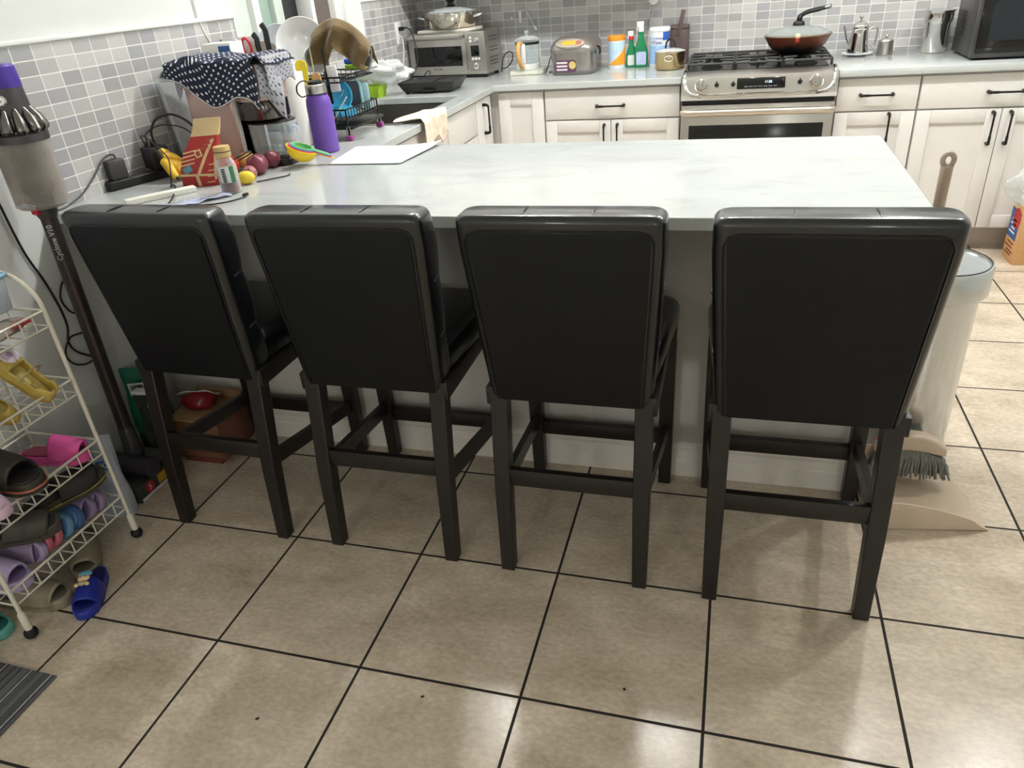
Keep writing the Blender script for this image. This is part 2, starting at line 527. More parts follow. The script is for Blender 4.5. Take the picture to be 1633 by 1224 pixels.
# ================================================================ the room
XL, YB, ZC = -0.385, 3.80, 2.90          # left wall, back wall, ceiling
XR, YF = 4.4, -4.2
CT = 0.915                                # worktop height

struct(MB().box(XL - .12, XR, YF, YB + .12, -.06, 0).build('floor', M_floor))
struct(MB().box(XL - .12, XR, YF, YB + .12, ZC, ZC + .06).build('ceiling', M_ceil))
# left wall with the window opening
WY0, WY1, WZ0, WZ1 = 1.84, 2.80, 1.20, 2.10
m = MB()
m.box(XL - .12, XL, YF, WY0, 0, ZC).box(XL - .12, XL, WY1, YB + .12, 0, ZC)
m.box(XL - .12, XL, WY0, WY1, 0, WZ0).box(XL - .12, XL, WY0, WY1, WZ1, ZC)
struct(m.build('wall_left', M_wallpaint))
struct(MB().box(XL, XR, YB, YB + .12, 0, ZC).build('wall_back', M_wallpaint))
struct(MB().box(XR, XR + .1, YF, YB + .12, 0, ZC).build('wall_right', M_wallpaint))
struct(MB().box(XL - .12, XR, YF - .1, YF, 0, ZC).build('wall_front', M_wallpaint))
# mosaic splashback on both walls, thin real layers on the plaster
TZ = 1.371
struct(MB().box(XL, XL + .006, .672, 1.83, CT, TZ).box(XL, XL + .006, 1.83, 3.0, CT, WZ0).box(XL, XL + .006, 3.0, YB, CT, TZ)
       .build('wall_left_tiles', M_tile_left))
struct(MB().box(XL, XR, YB - .006, YB, .9, 1.62).build('wall_back_tiles', M_tile_back))
t = MB().box(XL, XL + .016, .668, 1.835, TZ, TZ + .014, .003).box(XL, XL + .016, 3.0, YB - .006, TZ, TZ + .012, .003)
t.box(XL, XL + .012, 1.828, 1.838, WZ0, TZ, .002).box(XL, XL + .012, 2.99, 3.0, WZ0, TZ, .002)
struct(t.build('trim_1', M_trimwhite))
# window: pale jamb, sliding sash, dark pane onto the night, dark taupe strip, white casing
M_jamb = mat('window_jamb', (205, 214, 206), 0.35, var=0.03)
M_upvc = mat('window_vinyl', (238, 240, 238), 0.3, var=0.02)
M_reflpane = mat('pane_reflection_green', (150, 172, 160), 0.25, var=0.08, vscale=6, spec=0.6)  # reflection of the bright room, put into the pane's colour
M_pane = mat('window_glass', (20, 22, 22), 0.03, var=0.1, vscale=3, spec=0.8)
M_taupe = mat('taupe_panel', (98, 88, 82), 0.6, var=0.06)
w = thing('window_1', 'sliding window over the sink between mosaic tiles, dark outside', 'window', (XL, 2.3, WZ0)); struct(w)
y0 = 2.3
MB().box(-.11, -.02, WY0 - y0, 1.99 - y0, 0, .9).build('window_jamb', M_jamb, w)
f = MB().box(-.09, .008, 1.99 - y0, 2.04 - y0, 0, .9, .004).box(-.09, .0, 2.49 - y0, 2.525 - y0, 0, .9, .004)
f.box(-.09, .0, 2.04 - y0, 2.49 - y0, 0, .035, .004).box(-.09, .0, 2.04 - y0, 2.49 - y0, .865, .9, .004)
f.build('window_frame', M_upvc, w)
MB().box(-.06, -.05, 2.04 - y0, 2.2 - y0, .035, .865).build('reflection_pane', M_reflpane, w)
MB().box(-.07, -.02, 2.2 - y0, 2.27 - y0, .035, .865, .005).build('sash_stile', M_jamb, w)
MB().box(-.085, -.08, 2.27 - y0, 2.49 - y0, .035, .865).build('window_pane', M_pane, w)
MB().box(-.11, -.015, 2.525 - y0, 2.69 - y0, 0, .9).build('taupe_strip', M_taupe, w)
MB().box(-.11, .018, 2.69 - y0, WY1 - y0, 0, .9, .004).build('window_casing', M_trimwhite, w)
MB().box(-.115, .03, WY0 - y0 - .02, WY1 - y0 + .02, -.02, .002, .004).build('window_sill', M_upvc, w)
# plain white strip of wall on the far side of the window, standing slightly proud
struct(MB().box(XL, XL + .01, WY1, 2.99, WZ0, ZC).build('trim_2', M_trimwhite))
# ceiling downlights of the kitchen
M_lamp = mat('lamp_lens', (255, 252, 246), 0.4, emit=(255, 250, 240), estr=2.0, var=0.0)
def downlight(x, y, power, size=0.16, label=''):
    t = thing('ceiling_light', label, 'light', (x, y, ZC), 0, 'ceiling downlights')
    MB().lathe([(0.075, -.001), (.1, -.001), (.1, -.012), (.085, -.016), (.075, -.006)], 32).build('trim_ring', M_trimwhite, t)
    MB().lathe([(0, -.004), (.075, -.004)], 32).build('lens', M_lamp, t)
    d = bpy.data.lights.new('downlight_lamp', 'POINT'); d.shadow_soft_size = .06; d.energy = power
    d.color = (0.985, 0.995, 0.985)
    o = bpy.data.objects.new('downlight_lamp', d); COL.objects.link(o)
    o.location = (x, y, ZC - .075)
    return t
LY = 2.07

# ================================================================ worktops and cabinets
FX, FY = 0.31, 3.085                      # front edges of the left and back worktop runs
PY0, PY1, PX1 = 0.672, 1.553, 2.042       # peninsula
RX0, RX1 = 1.318, 2.072                   # range gap
SX0, SX1, SY0, SY1 = -.245, .215, 1.975, 2.765   # sink cut-out
xs = [XL, SX0, SX1, FX, RX0, PX1]; ys = [PY0, PY1, SY0, SY1, FY, YB - .006]
def in_top(i, j):
    x, y = (xs[i] + xs[i + 1]) / 2, (ys[j] + ys[j + 1]) / 2
    if SX0 < x < SX1 and SY0 < y < SY1: return False
    return y < PY1 or x < FX or (y > FY and x < RX0)
o = MB().slab(xs, ys, in_top, CT - .032, CT).build('worktop', M_quartz)
b = o.modifiers.new('edge', 'BEVEL'); b.width = .0025; b.segments = 2; b.limit_method = 'ANGLE'
tag(o, 'white quartz worktop wrapping from the bar peninsula past the sink to the range', 'worktop')
o = MB().box(RX1, 3.2, FY, YB - .006, CT - .032, CT, .0025).build('worktop', M_quartz)
tag(o, 'white quartz worktop carrying the teapot and microwave right of the range', 'worktop')

# peninsula body seen from the bar side
p = thing('peninsula_cabinet', 'pale painted back panel of the bar peninsula behind the stools', 'cabinet', (0.8, 0.925, 0))
M_pen = mat('peninsula_paint', (206, 200, 193), 0.7, var=0.02, vscale=10)
MB().box(XL + .002 - .8, 1.998 - .8, 0, PY1 - .025 - .925, 0, CT - .033).build('body', M_pen, p)
bb = [(0, 0), (-.016, 0), (-.016, .062), (-.013, .066), (-.013, .096), (-.008, .1), (-.008, .112), (-.003, .12), (0, .12)]
m = MB(); L0, L1 = XL + .002 - .8, 2.014 - .8
m.loft([[(L0, q[0], q[1]) for q in bb], [(L1, q[0], q[1]) for q in bb]])
m.box(1.998 - .8, 2.012 - .8, 0, .58, 0, .1, .003)
m.build('skirting_board', mat('skirting_paint', (222, 214, 205), 0.45, var=0.03), p, ang=20)
MB().box(.398, .426, -.004, 0, .12, CT - .034, .0015).build('joint_strip', M_pen, p)

def pull(m_, vertical, c, L=.145, out=.032):
    """Bar pull with flared ends; c = centre on the front, front faces -y."""
    x, y, z = c
    prof = [(-.5, 0), (-.5, -.4), (-.49, -.75), (-.44, -.98), (-.2, -1.0), (.2, -1.0), (.44, -.98), (.49, -.75), (.5, -.4), (.5, 0)]
    pts = [((x, y + q[1] * out, z + q[0] * L) if vertical else (x + q[0] * L, y + q[1] * out, z)) for q in prof]
    rr = [.009, .0085, .008, .0065, .0048, .0048, .0065, .008, .0085, .009]
    m_.tube(spline(pts, 4), [rr[min(int(i / 4), 9)] for i in range(len(pts) * 4 - 3)], 10)
    return m_

def shaker(x0, x1, z0, z1, y=0.0, t=.02, rail=.062, rec=.009, flat=False):
    m_ = MB(); g = .0018
    x0 += g; x1 -= g; z0 += g; z1 -= g
    if flat:
        return m_.box(x0, x1, y - t, y, z0, z1, .0022)
    m_.box(x0, x0 + rail, y - t, y, z0, z1, .0018).box(x1 - rail, x1, y - t, y, z0, z1, .0018)
    m_.box(x0 + rail, x1 - rail, y - t, y, z0, z0 + rail, .0018).box(x0 + rail, x1 - rail, y - t, y, z1 - rail, z1, .0018)
    m_.box(x0 + rail - .002, x1 - rail + .002, y - t + rec, y - .002, z0 + rail - .002, z1 - rail + .002)
    return m_

QX = FX - .045
CY = 3.132                                # carcass front; door faces sit 20 mm in front
def cabinet(label, x0, x1, loc_rot=None, depth=.6, top=CT - .034):
    """Base cabinet carcass with toe kick; local origin at its left front bottom corner."""
    loc, rot = loc_rot if loc_rot else ((x0, CY, 0), 0)
    t = thing('base_cabinet', label, 'cabinet', loc, rot)
    W = x1 - x0
    m_ = MB().box(0.0008, W - .0008, 0, depth, .125, top)
    if top < .7: m_.box(0.0008, W - .0008, 0, .016, top, CT - .034)
    m_.build('body', M_cab, t)
    MB().box(0.0008, W - .0008, .075, depth, 0, .124).build('toe_kick', M_toe, t)
    return t, W

t, W = cabinet('narrow cream corner cabinet with one panelled door and no handle', QX + .002, .58)
shaker(.05, W - .002, .13, .872, rail=.066).build('door', M_cab, t)
t, W = cabinet('cream cabinet with a wide drawer over two doors left of the range', .582, RX0 - .003)
d = shaker(0.002, W - .002, .718, .872, flat=True).build('drawer', M_cab, t)
pull(MB(), False, (.365, -.02, .787)).build('handle', M_gunmetal, d)
for x0, x1, hx in ((.002, W / 2, W / 2 - .036), (W / 2, W - .002, W / 2 + .036)):
    d = shaker(x0, x1, .13, .714).build('door', M_cab, t)
    pull(MB(), True, (hx, -.02, .615)).build('handle', M_gunmetal, d)
t, W = cabinet('cream cabinet with one drawer over one door just right of the range', RX1 + .003, 2.447)
d = shaker(0.002, W - .002, .718, .872, flat=True).build('drawer', M_cab, t)
pull(MB(), False, (.182, -.02, .795)).build('handle', M_gunmetal, d)
d = shaker(.002, W - .002, .13, .714).build('door', M_cab, t)
pull(MB(), True, (W - .12 + .0, -.02, .63)).build('handle', M_gunmetal, d)
t, W = cabinet('wide cream cabinet with one drawer over two doors under the microwave', 2.449, 3.19)
d = shaker(0.002, W - .002, .718, .872, flat=True).build('drawer', M_cab, t)
pull(MB(), False, (.366, -.02, .79)).build('handle', M_gunmetal, d)
for x0, x1, hx in ((.002, W / 2, W / 2 - .037), (W / 2, W - .002, W / 2 + .037)):
    d = shaker(x0, x1, .13, .714).build('door', M_cab, t)
    pull(MB(), True, (hx, -.02, .624)).build('handle', M_gunmetal, d)
# left run, doors face +x: local x runs along world +y after a quarter turn
QX = FX - .045
def left_cabinet(label, y0, y1, top=.66):
    return cabinet(label, y0, y1, ((QX, y0, 0), PI / 2), depth=.6, top=top)
t, W = left_cabinet('slim cream cabinet with one vertical pull in the inner corner', 2.81, 3.082, CT - .034)
d = shaker(.002, W - .006, .13, .872, flat=True).build('door', M_cab, t)
pull(MB(), True, (.115, -.02, .768)).build('handle', M_gunmetal, d)
t, W = left_cabinet('cream cabinet with a deep plain drawer right of the hanging dishcloth', 2.36, 2.808)
shaker(.002, W - .002, .71, .872, flat=True).build('drawer', M_cab, t)
shaker(.002, W - .002, .13, .706).build('door', M_cab, t)
t, W = left_cabinet('cream sink cabinet partly covered by the hanging dishcloth', 1.76, 2.358)
shaker(.002, W - .002, .71, .872, flat=True).build('drawer', M_cab, t)
shaker(.002, W / 2, .13, .706).build('door', M_cab, t)
shaker(W / 2, W - .002, .13, .706).build('door', M_cab, t)
# wall cupboards above the splashback (just above the frame; they shade the tiles below)
t = thing('wall_cabinet', 'cream wall cupboards above the toaster oven and rice cooker', 'cabinet', (XL + .35, YB - .34, 1.44))
MB().box(-.34, RX0 - XL - .35, 0, .332, .0, .9).build('body', M_cab, t)
for k in range(4):
    w_ = (RX0 - XL - .01) / 4
    shaker(-.34 + k * w_, -.34 + (k + 1) * w_, .0, .9).build('door', M_cab, t)

# ---------------------------------------------------------------- sink
M_sink = mat('sink_steel', (120, 118, 112), 0.38, metal=0.85, var=0.06, vscale=40, stretch=(1, 20, 1))
s = thing('kitchen_sink', 'grey undermount double sink set in the left worktop', 'sink', ((SX0 + SX1) / 2, (SY0 + SY1) / 2, .683))
hx, hy = (SX1 - SX0) / 2, (SY1 - SY0) / 2
m = MB()
for a, b_ in ((-hy, -.02), (.02, hy)):
    m.box(-hx - .012, hx + .012, a - .004, b_ + .004, 0, .012)
m.box(-hx - .012, -hx, -hy - .012, hy + .012, 0, .198).box(hx, hx + .012, -hy - .012, hy + .012, 0, .198)
m.box(-hx, hx, -hy - .012, -hy, 0, .198).box(-hx, hx, hy, hy + .012, 0, .198)
m.build('bowl', M_sink, s)
MB().box(-hx, hx, -.02, .02, .01, .17, .008).build('divider', M_sink, s)
for yy in (-.2, .2):
    MB().lathe([(0, .013), (.03, .013), (.042, .016), (.044, .012)], 20, (0, yy, 0)).build('drain', M_steel, s)

# ================================================================ gas range
r = thing('gas_range', 'stainless steel slide-in gas range with black grates and oven below', 'stove', ((RX0 + RX1) / 2, 3.05, 0))
hw = (RX1 - RX0) / 2 - .004
MB().box(-hw, hw, .03, .72, .04, .885).build('body', mat('range_side', (150, 147, 142), 0.35, metal=.8), r)
MB().box(-hw + .02, hw - .02, .06, .7, 0, .04).build('toe_kick', M_black, r)
m = MB().prism(rrect(2 * hw, .62, .012, 3, 0, .43), .886, .925, .006)
m.box(-hw, hw, .70, .742, .9, .952, .006)
m.build('cooktop', M_steel_h, r)
m = MB().box(-hw + .035, hw - .035, .155, .69, .9255, .928)
m.build('burner_tray', mat('burner_tray', (62, 62, 62), 0.22, metal=.9, var=.1), r)
# sloping control panel with raised curved ends
sec = [(0.11, .928), (.09, .930), (.02, .915), (-.012, .835), (-.014, .806), (.03, .80), (.11, .80)]
m = MB(); m.loft([[(x, q[0], q[1]) for q in sec] for x in (-hw, hw)])
m.build('control_panel', M_steel_h, r)
for sx in (-1, 1):
    P = spline([(sx * (hw - .012), .112, .929), (sx * (hw - .014), .02, .918), (sx * (hw - .022), -.012, .868), (sx * (hw - .05), -.02, .838), (sx * (hw - .1), -.02, .828)], 6)
    MB().tube(P, [.010] * len(P), 8).build('end_trim', M_chrome, r)
MB().tube([(-hw + .1, -.018, .828), (hw - .1, -.018, .828)], .009, 8).build('front_lip', M_polished, r)
# panel plane between (.02, .915) and (-.012, .835): tilt
tilt = math.atan2(.032, .08)
def on_panel(x, s_):                      # s_ from 0 (top) to 1 (bottom)
    return (x, .02 - .032 * s_ - .001, .915 - .08 * s_)
d = MB().box(-.115, .115, -.004, .002, -.027, .027, .003).build('display', M_blackgloss, r, loc=on_panel(.015, .47), rot=(-tilt, 0, 0))
M_led = mat('display_digits', (190, 215, 225), .5, emit=(190, 220, 235), estr=1.2, var=0)
M_print = mat('grey_print', (165, 168, 170), .5)
lettering('clock_digits', '11:26', .016, M_led, d, (.035, -.0046, .004), (PI / 2, 0, 0))
lettering('panel_text', 'Bake  Broil  Conv  Clean  Keep  Timer  Start', .0085, M_print, d, (0, -.0046, -.016), (PI / 2, 0, 0))
M_knob = mat('knob_steel', (190, 188, 184), 0.22, metal=1.0)
for x in (-hw + .1, hw - .1):
    k = MB().lathe([(0, .0), (.034, 0), (.034, .006), (.028, .011), (.026, .026), (.022, .03), (0, .03)], 28).build('knob', M_knob, r, loc=on_panel(x, .5), rot=(PI / 2 - tilt, 0, 0))
    MB().box(-.006, .006, -.024, .024, .03, .042, .004).build('grip', M_polished, k)
for x in (-hw + .175, -hw + .255, hw - .255, hw - .175):
    k = MB().lathe([(0, 0), (.011, 0), (.011, .004), (0, .004)], 16).build('knob_stem', M_black, r, loc=on_panel(x, .5), rot=(PI / 2 - tilt, 0, 0))
    MB().box(-.003, .003, -.003, .016, .004, .016, .002).build('pointer', M_black, k)
# oven door
od = MB().box(-hw + .003, hw - .003, .0, .035, .17, .782, .006).build('oven_door', M_steel_h, r)
MB().box(-hw + .045, hw - .045, -.004, .001, .26, .682, .003).build('window', mat('oven_window', (20, 22, 21), .16, var=.05), od)
P = [(-hw + .012, .002, .748), (-hw + .012, -.03, .75), (-hw + .03, -.048, .75)]
Q = [(hw - .03, -.048, .75), (hw - .012, -.03, .75), (hw - .012, .002, .748)]
MB().tube(P + Q, .0145, 12, flat=(1, 1.15)).build('handle', mat('handle_steel', (214, 204, 192), .3, metal=1), od)
MB().box(-hw + .003, hw - .003, .0, .035, .045, .163, .006).build('warming_drawer', M_steel_h, r)
MB().box(-hw + .006, hw - .006, .012, .03, .784, .800).build('vent_gap', M_black, r)
# burners and three grate sections
for bx, by, br in ((-.235, .27, .045), (-.235, .54, .035), (0, .41, .04), (.235, .27, .045), (.235, .54, .035)):
    MB().lathe([(0, .934), (br + .012, .934), (br + .012, .9275), (br + .02, .9275)], 24, (bx, by, 0)).lathe([(0, .948), (br - .008, .948), (br, .944), (br, .934)], 24, (bx, by, 0)).build('burner', M_iron, r)
for gx in (-.236, 0, .236):
    g = MB(); a, y0_, y1_, zt = .113, .165, .68, .957
    bar = lambda q: g.tube(q, .0065, 6)
    bar([(gx - a, y0_, zt), (gx + a, y0_, zt), ]); bar([(gx - a, y1_, zt), (gx + a, y1_, zt)])
    bar([(gx - a, y0_, zt), (gx - a, y1_, zt)]); bar([(gx + a, y0_, zt), (gx + a, y1_, zt)])
    bar([(gx - a, .42, zt), (gx + a, .42, zt)])
    for yy in (.29, .55):
        for ang in range(4):
            c_, s_ = math.cos(PI / 2 * ang), math.sin(PI / 2 * ang)
            e = (gx + c_ * a, yy + s_ * .125, zt)
            bar([e, (gx + c_ * .045, yy + s_ * .045, zt + .004)])
    for cx_, cy_ in ((-a, y0_), (a, y0_), (-a, y1_), (a, y1_)):
        g.tube([(gx + cx_, cy_, .928), (gx + cx_, cy_, zt)], .007, 6)
    g.build('grate', M_iron, r)
# ================================================================ bar stools
def make_stool(label, loc, rot=0):
    """Local origin on the floor below the middle of the rear legs; +y points to the bar."""
    t = thing('bar_stool', label, 'stool', loc, rot, 'black leather counter stools along the peninsula')
    # backrest: tapered, thick, three swelling channels on the sitter's side
    ZB, ZT = .518, .984
    m = MB(); rings = []
    n = 26
    def ring(z, sh=0.0, dy=0.0):
        u = (z - ZB) / (ZT - ZB)
        hw_ = .2 + .025 * min(1, u * 1.15) - sh
        y0_ = .058 - .06 * u + sh * .55
        ch = abs(math.sin(PI * (u * 2.98 + .02))) ** .6
        y1_ = .138 - .05 * u + .012 * ch - sh * .55
        return [(p[0], p[1], z + dy) for p in rrect(2 * hw_, y1_ - y0_, min(.024, (y1_ - y0_) / 2.2), 4, 0, (y0_ + y1_) / 2)]
    rings.append(ring(ZB, .012)); rings.append(ring(ZB + .004, .003))
    for i in range(n + 1):
        z = ZB + .012 + (ZT - .012 - ZB) * i / n
        rings.append(ring(z))
    for a in (20, 40, 60, 78):
        rings.append(ring(ZT, .02 * (1 - math.cos(math.radians(a))), .018 * math.sin(math.radians(a))))
    m.loft(rings)
    bk = m.build('backrest', M_leather, t, ang=60)
    # flat outer panel with a welt around it
    def edge(z, ins):
        u = (z - ZB) / (ZT - ZB)
        return .2 + .025 * min(1, u * 1.15) - ins, .058 - .06 * u
    zs = [ZB + .004, .6, .7, .8, .9, .945]
    P = [(-edge(z, .022)[0], edge(z, 0)[1] - .001, z) for z in zs]
    c_ = [(-edge(.963, .03)[0], edge(.963, 0)[1] - .001, .963), (-edge(.97, .05)[0], edge(.97, 0)[1] - .001, .97)]
    path = P + c_ + [(-q[0], q[1], q[2]) for q in reversed(c_)] + [(-q[0], q[1], q[2]) for q in reversed(P)]
    MB().tube(path, .0024, 6).build('welt', M_piping, bk, ang=60)
    pan = MB()
    pan.loft([[(-edge(z, .028)[0], edge(z, 0)[1] - dy_, z), (edge(z, .028)[0], edge(z, 0)[1] - dy_, z), (edge(z, .028)[0], edge(z, 0)[1] + .01, z), (-edge(z, .028)[0], edge(z, 0)[1] + .01, z)]
              for z, dy_ in ((ZB + .002, .001), (.56, .003), (.75, .0045), (.945, .003), (.965, .0005))])
    pan.build('back_panel', M_leather_back, t, ang=50)
    # seams: two cross seams on the sitter's side that wrap round the edges, two over the top
    for u in (.335, .66):
        z = ZB + (ZT - ZB) * u; hw_ = .2 + .025 * min(1, u * 1.15)
        yb = .138 - .05 * u
        MB().tube([(-hw_ - .001, yb - .05, z), (-hw_ - .001, yb - .02, z + .004), (-hw_ + .015, yb + .002, z + .006), (hw_ - .015, yb + .002, z + .006), (hw_ + .001, yb - .02, z + .004), (hw_ + .001, yb - .05, z)], .0022, 6).build('seam', M_piping, bk, ang=60)
    for x in (-.075, .075):
        MB().tube([(x, .001, .978), (x, .006, .994), (x, .018, 1.0022), (x, .045, 1.0032), (x, .07, 1.0015), (x, .09, .988)], .0016, 6).build('seam', M_piping, bk, ang=60)
    # seat cushion
    st = []
    for z, sh in ((.548, .012), (.551, .003), (.56, 0), (.61, -.003), (.627, .004), (.635, .014), (.638, .03)):
        st.append([(p[0] * (.875 + .125 * min(1, max(0, (p[1] - .11) / .3))), p[1], z + .006 * (1 - (p[0] / .23) ** 2) * (z > .62)) for p in rrect(.456 - 2 * sh, .385 - 2 * sh, .03, 4, 0, .3)])
    MB().loft(st).build('seat', M_leather, t, ang=60)
    fr = MB().box(-.19, .19, .11, .13, .5, .549, .002).box(-.208, .208, .445, .465, .5, .549, .002)
    fr.box(-.212, -.192, .06, .47, .5, .549, .002).box(.192, .212, .06, .47, .5, .549, .002)
    fr.build('seat_frame', M_legwood, t)
    # legs
    for sx in (-1, 1):
        h = .021
        m = MB(); rg = []
        for z, y, hh in ((0, .0, .0185), (.25, .02, .021), (.545, .062, .022)):
            x = sx * (.18 + .002 * z)
            rg.append([(x - hh, y, z), (x + hh, y, z), (x + hh, y + 2 * hh, z), (x - hh, y + 2 * hh, z)])
        m.loft(rg); o = m.build('leg', M_legwood, t)
        b_ = o.modifiers.new('edge', 'BEVEL'); b_.width = .003; b_.segments = 2; b_.limit_method = 'ANGLE'
        m = MB(); rg = []
        for z, hh in ((0, .0185), (.3, .021), (.548, .022)):
            x = sx * .203; y = .487
            rg.append([(x - hh, y - hh, z), (x + hh, y - hh, z), (x + hh, y + hh, z), (x - hh, y + hh, z)])
        m.loft(rg); o = m.build('leg', M_legwood, t)
        b_ = o.modifiers.new('edge', 'BEVEL'); b_.width = .003; b_.segments = 2; b_.limit_method = 'ANGLE'
    MB().box(-.162, .162, .032, .052, .272, .322, .002).build('stretcher', M_legwood, t)
    MB().box(-.185, .185, .476, .498, .145, .192, .002).build('stretcher', M_legwood, t)
    for sx in (-1, 1):
        x0_, x1_ = sx * .182, sx * .202
        m = MB(); m.loft([[(x - .009, y, z - .022), (x + .009, y, z - .022), (x + .009, y, z + .022), (x - .009, y, z + .022)] for x, y, z in ((x0_, .05, .262), (x1_, .47, .195))])
        m.build('stretcher', M_legwood, t)
    return t
s1 = make_stool('black leather bar stool nearest the stick vacuum, first along the peninsula', (.183, .393, 0), -.02)
s2 = dup(s1, (.727, .393, 0), 0, 'black leather bar stool second from the stick vacuum')
s3 = dup(s1, (1.256, .390, 0), 0, 'black leather bar stool third from the stick vacuum, second from the steel bin')
s4 = dup(s1, (1.796, .386, 0), .005, 'black leather bar stool nearest the steel trash bin and broom')

# ================================================================ right of the peninsula
M_can = mat('can_steel', (208, 212, 214), 0.2, metal=1.0, var=0.04, vscale=50, stretch=(20, 20, 1))
t = thing('trash_can', 'tall round brushed steel trash bin beside the end of the peninsula', 'bin', (2.185, 1.185, 0))
MB().lathe([(0, .02), (.12, .02), (.12, .555), (0, .555)], 48).build('body', M_can, t, ang=30)
MB().lathe([(0, 0), (.123, 0), (.125, .004), (.125, .03), (.121, .034), (.119, .034)], 48).build('base_ring', M_black, t)
l = MB().lathe([(.121, .548), (.139, .56), (.139, .632), (.136, .642), (.128, .643), (.126, .637), (.0, .634)], 48).build('lid', M_can, t, ang=30)
MB().lathe([(.127, .6385), (.1285, .644), (.1315, .6445), (.132, .641)], 48).build('rim', M_black, l)

M_beige = mat('beige_plastic', (206, 188, 168), 0.4, var=0.03)
M_pan = mat('dustpan_plastic', (200, 182, 160), 0.3, var=0.03)
t = thing('dustpan', 'beige dustpan with high curved sides on the tiles by the bin', 'dustpan', (2.2, .905, 0), math.radians(9))
m = MB()
m.loft([[(x, -.13, z), (x, .13, z), (x, .13, z + .004), (x, -.13, z + .004)] for x, z in ((-.165, .006), (.0, .004), (.125, .001))])
m.build('pan', M_pan, t)
for sy in (-1, 1):
    m = MB(); rg = []
    for k in range(13):
        u = k / 12; x = -.165 + .295 * u
        h = .014 + .092 * (1 - u ** 2.4) * (1 - .3 * u)
        if u > .85: h *= (1 - u) / .15 * .8 + .2
        y = sy * (.13 + .004)
        rg.append([(x, y, .002), (x, y + sy * .012 * h / .1, h), (x, y + sy * .012 * h / .1 - sy * .004, h), (x, y - sy * .004, .002)])
    m.loft(rg).build('side_wall', M_beige, t, ang=50)
m = MB(); m.loft([[(-.164, y, .002), (-.17, y, .1), (-.166, y, .1), (-.16, y, .002)] for y in (-.132, .132)])
m.build('back_wall', M_beige, t)

M_bristle = mat('grey_bristle', (128, 130, 126), 0.8, var=0.5, vscale=260, stretch=(1, 1, .03))
t = thing('broom', 'beige broom with grey bristles, handle leaning past the worktop corner', 'broom', (2.105, .985, 0))
m = MB(); rg = []
for k in range(15):
    u = -1 + 2 * k / 14; x = .058 + u * .095
    zc = .155 - .028 * (abs(u) ** 2.2); hh = .026 * (1 - .45 * abs(u) ** 3); d_ = .022 * (1 - .3 * abs(u) ** 4)
    rg.append([(x, p[0], zc + p[1]) for p in rrect(2 * d_, 2 * hh, .009, 3)])
m.loft(rg); m.build('head', M_beige, t, ang=50)
lettering('label_text', 'BOP', .014, mat('red_print', (170, 50, 46), .6), t, (-.035, -.0235, .165), (PI / 2, 0, 0))
m = MB()
random.seed(3)
for k in range(40):
    for j in range(3):
        u = -1 + 2 * (k + .5) / 40; x = .058 + u * .09; y = (-.012, 0, .012)[j]
        z0_ = .128 - .026 * abs(u) ** 2.2
        ex = x + u * (.03 if u > 0 else .008) + random.uniform(-.006, .006); ey = y * 1.7 + random.uniform(-.006, .006)
        m.tube([(x, y, z0_), ((x + ex) / 2, (y + ey) / 2, .085), (ex, ey, .036 + random.uniform(-.004, .006))], [.0034, .0042, .0026], 5)
o = m.build('bristles', M_bristle, t, ang=80); o['kind'] = 'stuff'
m = MB()
m.tube([(0, 0, .15), (0, 0, .24), (0, 0, .6), (0, 0, .955)], [.016, .0145, .0165, .02], 14, flat=(1, .7))
T = [(.0125 * math.cos(a) * 1.0, 0, .968 + .015 * math.sin(a)) for a in [2 * PI * k / 18 for k in range(18)]]
m.tube(T, .0065, 8, closed=True)
m.build('handle', mat('broom_handle', (176, 158, 140), .4, var=.04), t, ang=50)

# cardboard carton with a clear bag on top at the right edge
M_card = mat('cardboard', (205, 160, 110), 0.8, var=0.06, vscale=25)
t = thing('cardboard_box', 'brown printed cardboard carton on the tiles against the right cabinets', 'box', (2.962, 2.925, 0), 0)
MB().box(0, .3, 0, .165, 0, .255, .003).build('carton', M_card, t)
M_cblue = mat('carton_blue_print', (62, 92, 150), .7, var=.1, vscale=40)
M_cred = mat('carton_red_print', (176, 50, 46), .7, var=.1)
MB().box(-.0012, .0, .03, .16, .11, .252).build('blue_panel', M_cblue, t)
m = MB(); m.T = Matrix.Translation((-.0016, .07, .215)) @ Euler((0, PI / 2, 0)).to_matrix().to_4x4()
m.lathe([(0, -.0006), (.05, -.0006), (.05, .0006), (0, .0006)], 24); m.build('red_badge', M_cred, t)
for z, y0_, y1_ in ((.2, .06, .13), (.18, .055, .135), (.16, .07, .12), (.14, .06, .14)):
    MB().box(-.0022, -.0014, y0_, y1_, z - .004, z + .004).build('print_line', M_paper, t)
M_cdark = mat('carton_dark_print', (120, 66, 44), .7)
for z, y0_, y1_ in ((.09, .04, .13), (.07, .05, .15), (.05, .03, .12), (.035, .05, .14)):
    MB().box(-.001, .0, y0_, y1_, z - .004, z + .004).build('print_line', M_cdark, t)
def crumple(c, r, seed, nu=28, nv=18, amp=.22, flatb=None):
    rnd = random.Random(seed)
    w_ = [(rnd.uniform(1, 7), rnd.uniform(1, 7), rnd.uniform(0, 6), rnd.uniform(-1, 1)) for _ in range(9)]
    m_ = MB()
    def f(u, v):
        a, b_ = 2 * PI * u, PI * v
        k = 1 + amp * sum(q[3] * math.sin(round(q[0]) * a + q[2]) * math.sin(q[1] * b_ + q[2]) for q in w_) / 2.2
        z = c[2] - r[2] * k * math.cos(b_)
        if flatb is not None: z = max(z, flatb)
        return (c[0] + r[0] * k * math.sin(b_) * math.cos(a), c[1] + r[1] * k * math.sin(b_) * math.sin(a), z)
    return m_.sheet(f, nu, nv)
